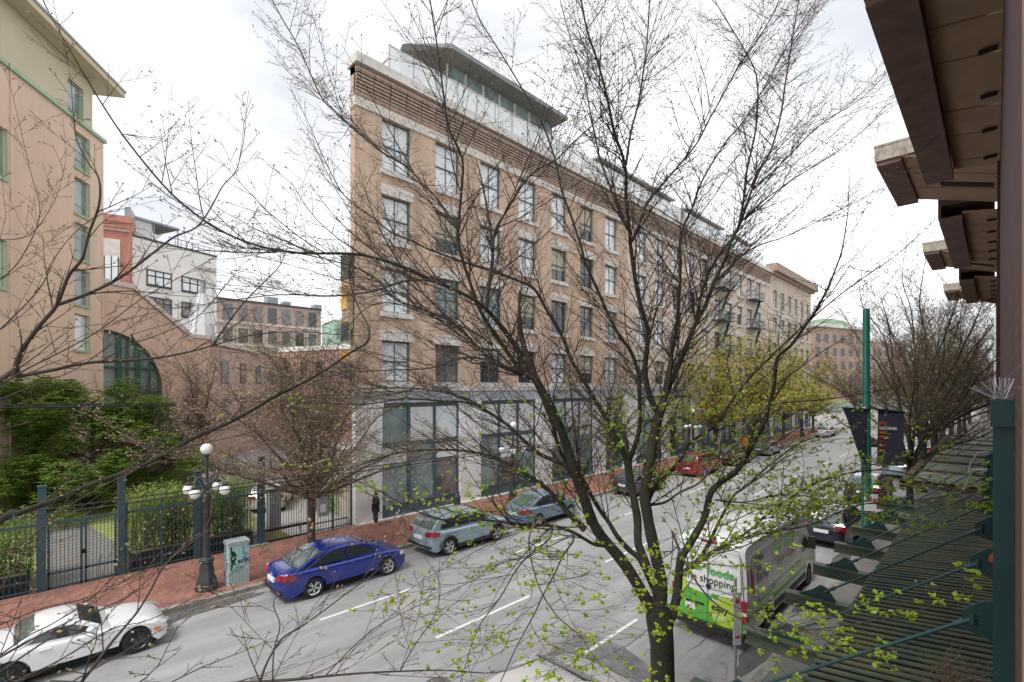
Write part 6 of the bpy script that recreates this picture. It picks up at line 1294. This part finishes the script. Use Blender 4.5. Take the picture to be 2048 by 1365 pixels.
# broad-leaved evergreens behind the garden
class Ever(Tree): pass
def evergreen(seed, Ht, Rd, n):
    T = Tree(seed); r = T.r; T.trunk.tube([(0,0,0), (.05,0,Ht*.3), (0,.05,Ht*.6), (0,0,Ht*.85)], [.14, .11, .08, .03], 8)
    lobes = []
    for k in range(40):
        z = r.uniform(.12, .98); rr = Rd*(1-.55*max(0, z-.45)/.55)*r.uniform(.3, 1); a_ = r.uniform(0, 6.28); lobes.append((Vector((rr*math.cos(a_), rr*math.sin(a_), z*Ht)), r.uniform(.45, .95)))
    for c, s_ in lobes:
        T.trunk.tube([(0, 0, max(.5, c.z-1.0)), (c.x*.5, c.y*.5, c.z-.4), tuple(c)], [.045, .03, .012], 5)
        for j in range(int(n*s_)):
            d = Vector((r.gauss(0,1), r.gauss(0,1), r.gauss(0,1))).normalized(); p = c+Vector((d.x*s_*1.25, d.y*s_*1.25, d.z*s_*.85))*r.uniform(.6, 1.0)
            for q in range(6):
                a_ = 1.047*q+r.uniform(-.3,.3); T.leaves_add(p, Vector((math.cos(a_), math.sin(a_), r.uniform(-.35,.25))), r.uniform(.15,.25))
    return T
def _la(s, p, d, sz):
    d = d.normalized()*sz; e = d.cross(Vector((0,0,1))).normalized()*sz*.17; m = p+d*.5+Vector((0,0,.02)); s.leaves.add([p, m+e, p+d-Vector((0,0,.02)), m-e], [(0,1,2,3)])
Tree.leaves_add = _la
T = evergreen(5, 7.1, 3.3, 140)
p = W(70, 775, 25.5); e1 = put(T.build('evergreen_tree', 'glossy evergreen tree at the far left behind the fence', 'evergreens in the garden', O0, M['bark2'], M['twig2'], M['leafdk']), (p.x, p.y, .1))
for px, Z, rot, s_, lb in ((185, 26.5, 100, .98, 'glossy evergreen tree in front of the peach tower corner'), (292, 28, 210, .86, 'shorter evergreen below the green arched window'), (-60, 24, 300, 1.0, 'evergreen cut by the left edge of the picture')):
    p = W(px, 775, Z); put(copy_tree(e1), (p.x, p.y, .1), rot, s_, lb)
# bamboo hedge
def bamboo(nm, label, y0, y1, ht, n, seed, x0=-24.2, x1=-22.5):
    r = random.Random(seed); lf = MB(); st = MB(); lo = MB()
    for k in range(n):
        x, y = r.uniform(x0, x1), r.uniform(y0, y1); h = ht*r.uniform(.75, 1.12); l = Vector((r.uniform(-.12,.25), r.uniform(-.15,.15), 1)); pts = [Vector((x, y, .3))+Vector((l.x*t*t*h, l.y*t*t*h, t*h)) for t in (0, .35, .7, 1)]
        if k % 2 == 0: st.tube(pts, [.009, .008, .006, .003], 3)
        for j in range(60):
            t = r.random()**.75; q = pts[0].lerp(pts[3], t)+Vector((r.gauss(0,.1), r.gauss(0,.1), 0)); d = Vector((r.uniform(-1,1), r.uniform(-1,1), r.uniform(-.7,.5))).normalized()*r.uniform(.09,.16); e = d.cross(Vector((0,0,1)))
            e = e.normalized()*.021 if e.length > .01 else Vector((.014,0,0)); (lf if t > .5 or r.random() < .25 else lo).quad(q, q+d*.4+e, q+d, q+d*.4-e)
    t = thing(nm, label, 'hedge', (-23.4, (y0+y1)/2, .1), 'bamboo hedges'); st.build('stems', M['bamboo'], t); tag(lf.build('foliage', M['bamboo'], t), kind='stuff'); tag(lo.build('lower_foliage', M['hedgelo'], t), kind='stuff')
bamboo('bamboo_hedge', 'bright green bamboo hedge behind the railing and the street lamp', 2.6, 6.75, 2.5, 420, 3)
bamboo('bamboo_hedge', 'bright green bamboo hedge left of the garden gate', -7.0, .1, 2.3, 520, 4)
# loose garden shrubs
def shrub(label, x, y, R_, h, m, n, seed, sz=.09):
    r = random.Random(seed); lf = MB(); st = MB()
    for k in range(8): a_ = r.uniform(0, 6.28); st.tube([(x, y, .1), (x+.4*R_*math.cos(a_), y+.4*R_*math.sin(a_), h*.5), (x+.8*R_*math.cos(a_), y+.8*R_*math.sin(a_), h*.85)], [.015, .01, .005], 3)
    for k in range(n):
        d = Vector((r.gauss(0,1), r.gauss(0,1), abs(r.gauss(0,1)))).normalized(); k_ = 1+.25*math.sin(5*math.atan2(d.y, d.x)+seed); p = Vector((x+d.x*R_*k_*r.uniform(.5,1), y+d.y*R_*k_*r.uniform(.5,1), .15+d.z*h*r.uniform(.4,1)))
        v = Vector((r.uniform(-1,1), r.uniform(-1,1), r.uniform(-.5,.8))).normalized()*sz; e = v.orthogonal().normalized()*sz*.35; lf.quad(p, p+v*.5+e, p+v, p+v*.5-e)
    t = thing('garden_shrub', label, 'shrub', (x, y, .1), 'garden shrubs'); st.build('stems', M['twig'], t); tag(lf.build('foliage', m, t), kind='stuff')
for k, (lb, px, py, R_, h, m) in enumerate((('bright green shrub behind the driveway railing next to the cream wall', 690, 1025, .9, 2.3, 'bamboo'), ('low dark shrub at the foot of the cream wall', 650, 1020, .8, .9, 'leafdk'), ('yellow-green shrub on the lawn behind the hedge', 330, 1010, 1.5, 1.9, 'bamboo'), ('green fern-like shrub seen through the garden gate', 130, 1060, .9, 1.0, 'bamboo'),
   ('light shrub on the lawn left of the lamp globes', 250, 1000, 1.4, 2.0, 'bamboo'), ('yellow shrub below the evergreens at the far left', 20, 1010, 1.6, 2.3, 'bamboo'), ('dark shrub under the evergreens', 150, 985, 1.3, 1.8, 'leafdk'), ('pale green shrub beside the driveway car', 480, 985, 1.2, 1.5, 'bamboo'))):
    p = G(px, py); x = min(p.x, -22.9-R_*.6); shrub(lb, x, p.y, R_, h, M[m], 1500, 40+k)
r = random.Random(2)
for k, (px, py, s_) in enumerate(((395, 935, .7), (440, 930, .8), (470, 925, .6), (260, 965, .6), (300, 958, .5), (545, 935, .5))):
    p = G(px, py+12); f = MB().lathe((p.x, p.y, 0), [(s_*.8, .05), (s_, .3*s_), (s_*.8, .7*s_), (s_*.35, .95*s_)], 7)
    tag(f.build('boulder', M['kerb']), ['grey boulder behind the top lamp globe', 'grey boulder just right of the lamp globes', 'grey boulder right of the lamp, nearest the driveway post', 'grey boulder under the evergreens, left of the lamp', 'small grey boulder between the evergreens and the lamp', 'grey boulder beside the driveway behind the tall gate post'][k], 'rock', 'boulders on the lawn')
# pavement leaf litter
f = MB(); r = random.Random(3)
for k in range(420):
    x, y = r.uniform(-21.8, -17.9), r.uniform(-3, 24); a_ = r.uniform(0, 6.28); s_ = r.uniform(.02, .045); f.prism([(s_*math.cos(a_+q*1.57), s_*.6*math.sin(a_+q*1.57)) for q in range(4)], (x, y, .142), (1,0,0), (0,1,0), (0,0,.004))
tag(f.build('fallen_leaves', mat('dry_leaf', (.42,.22,.12), .8, col2=(.5,.4,.2), vscale=8)), 'dry leaves scattered on the brick pavement', 'leaves', kind='stuff')
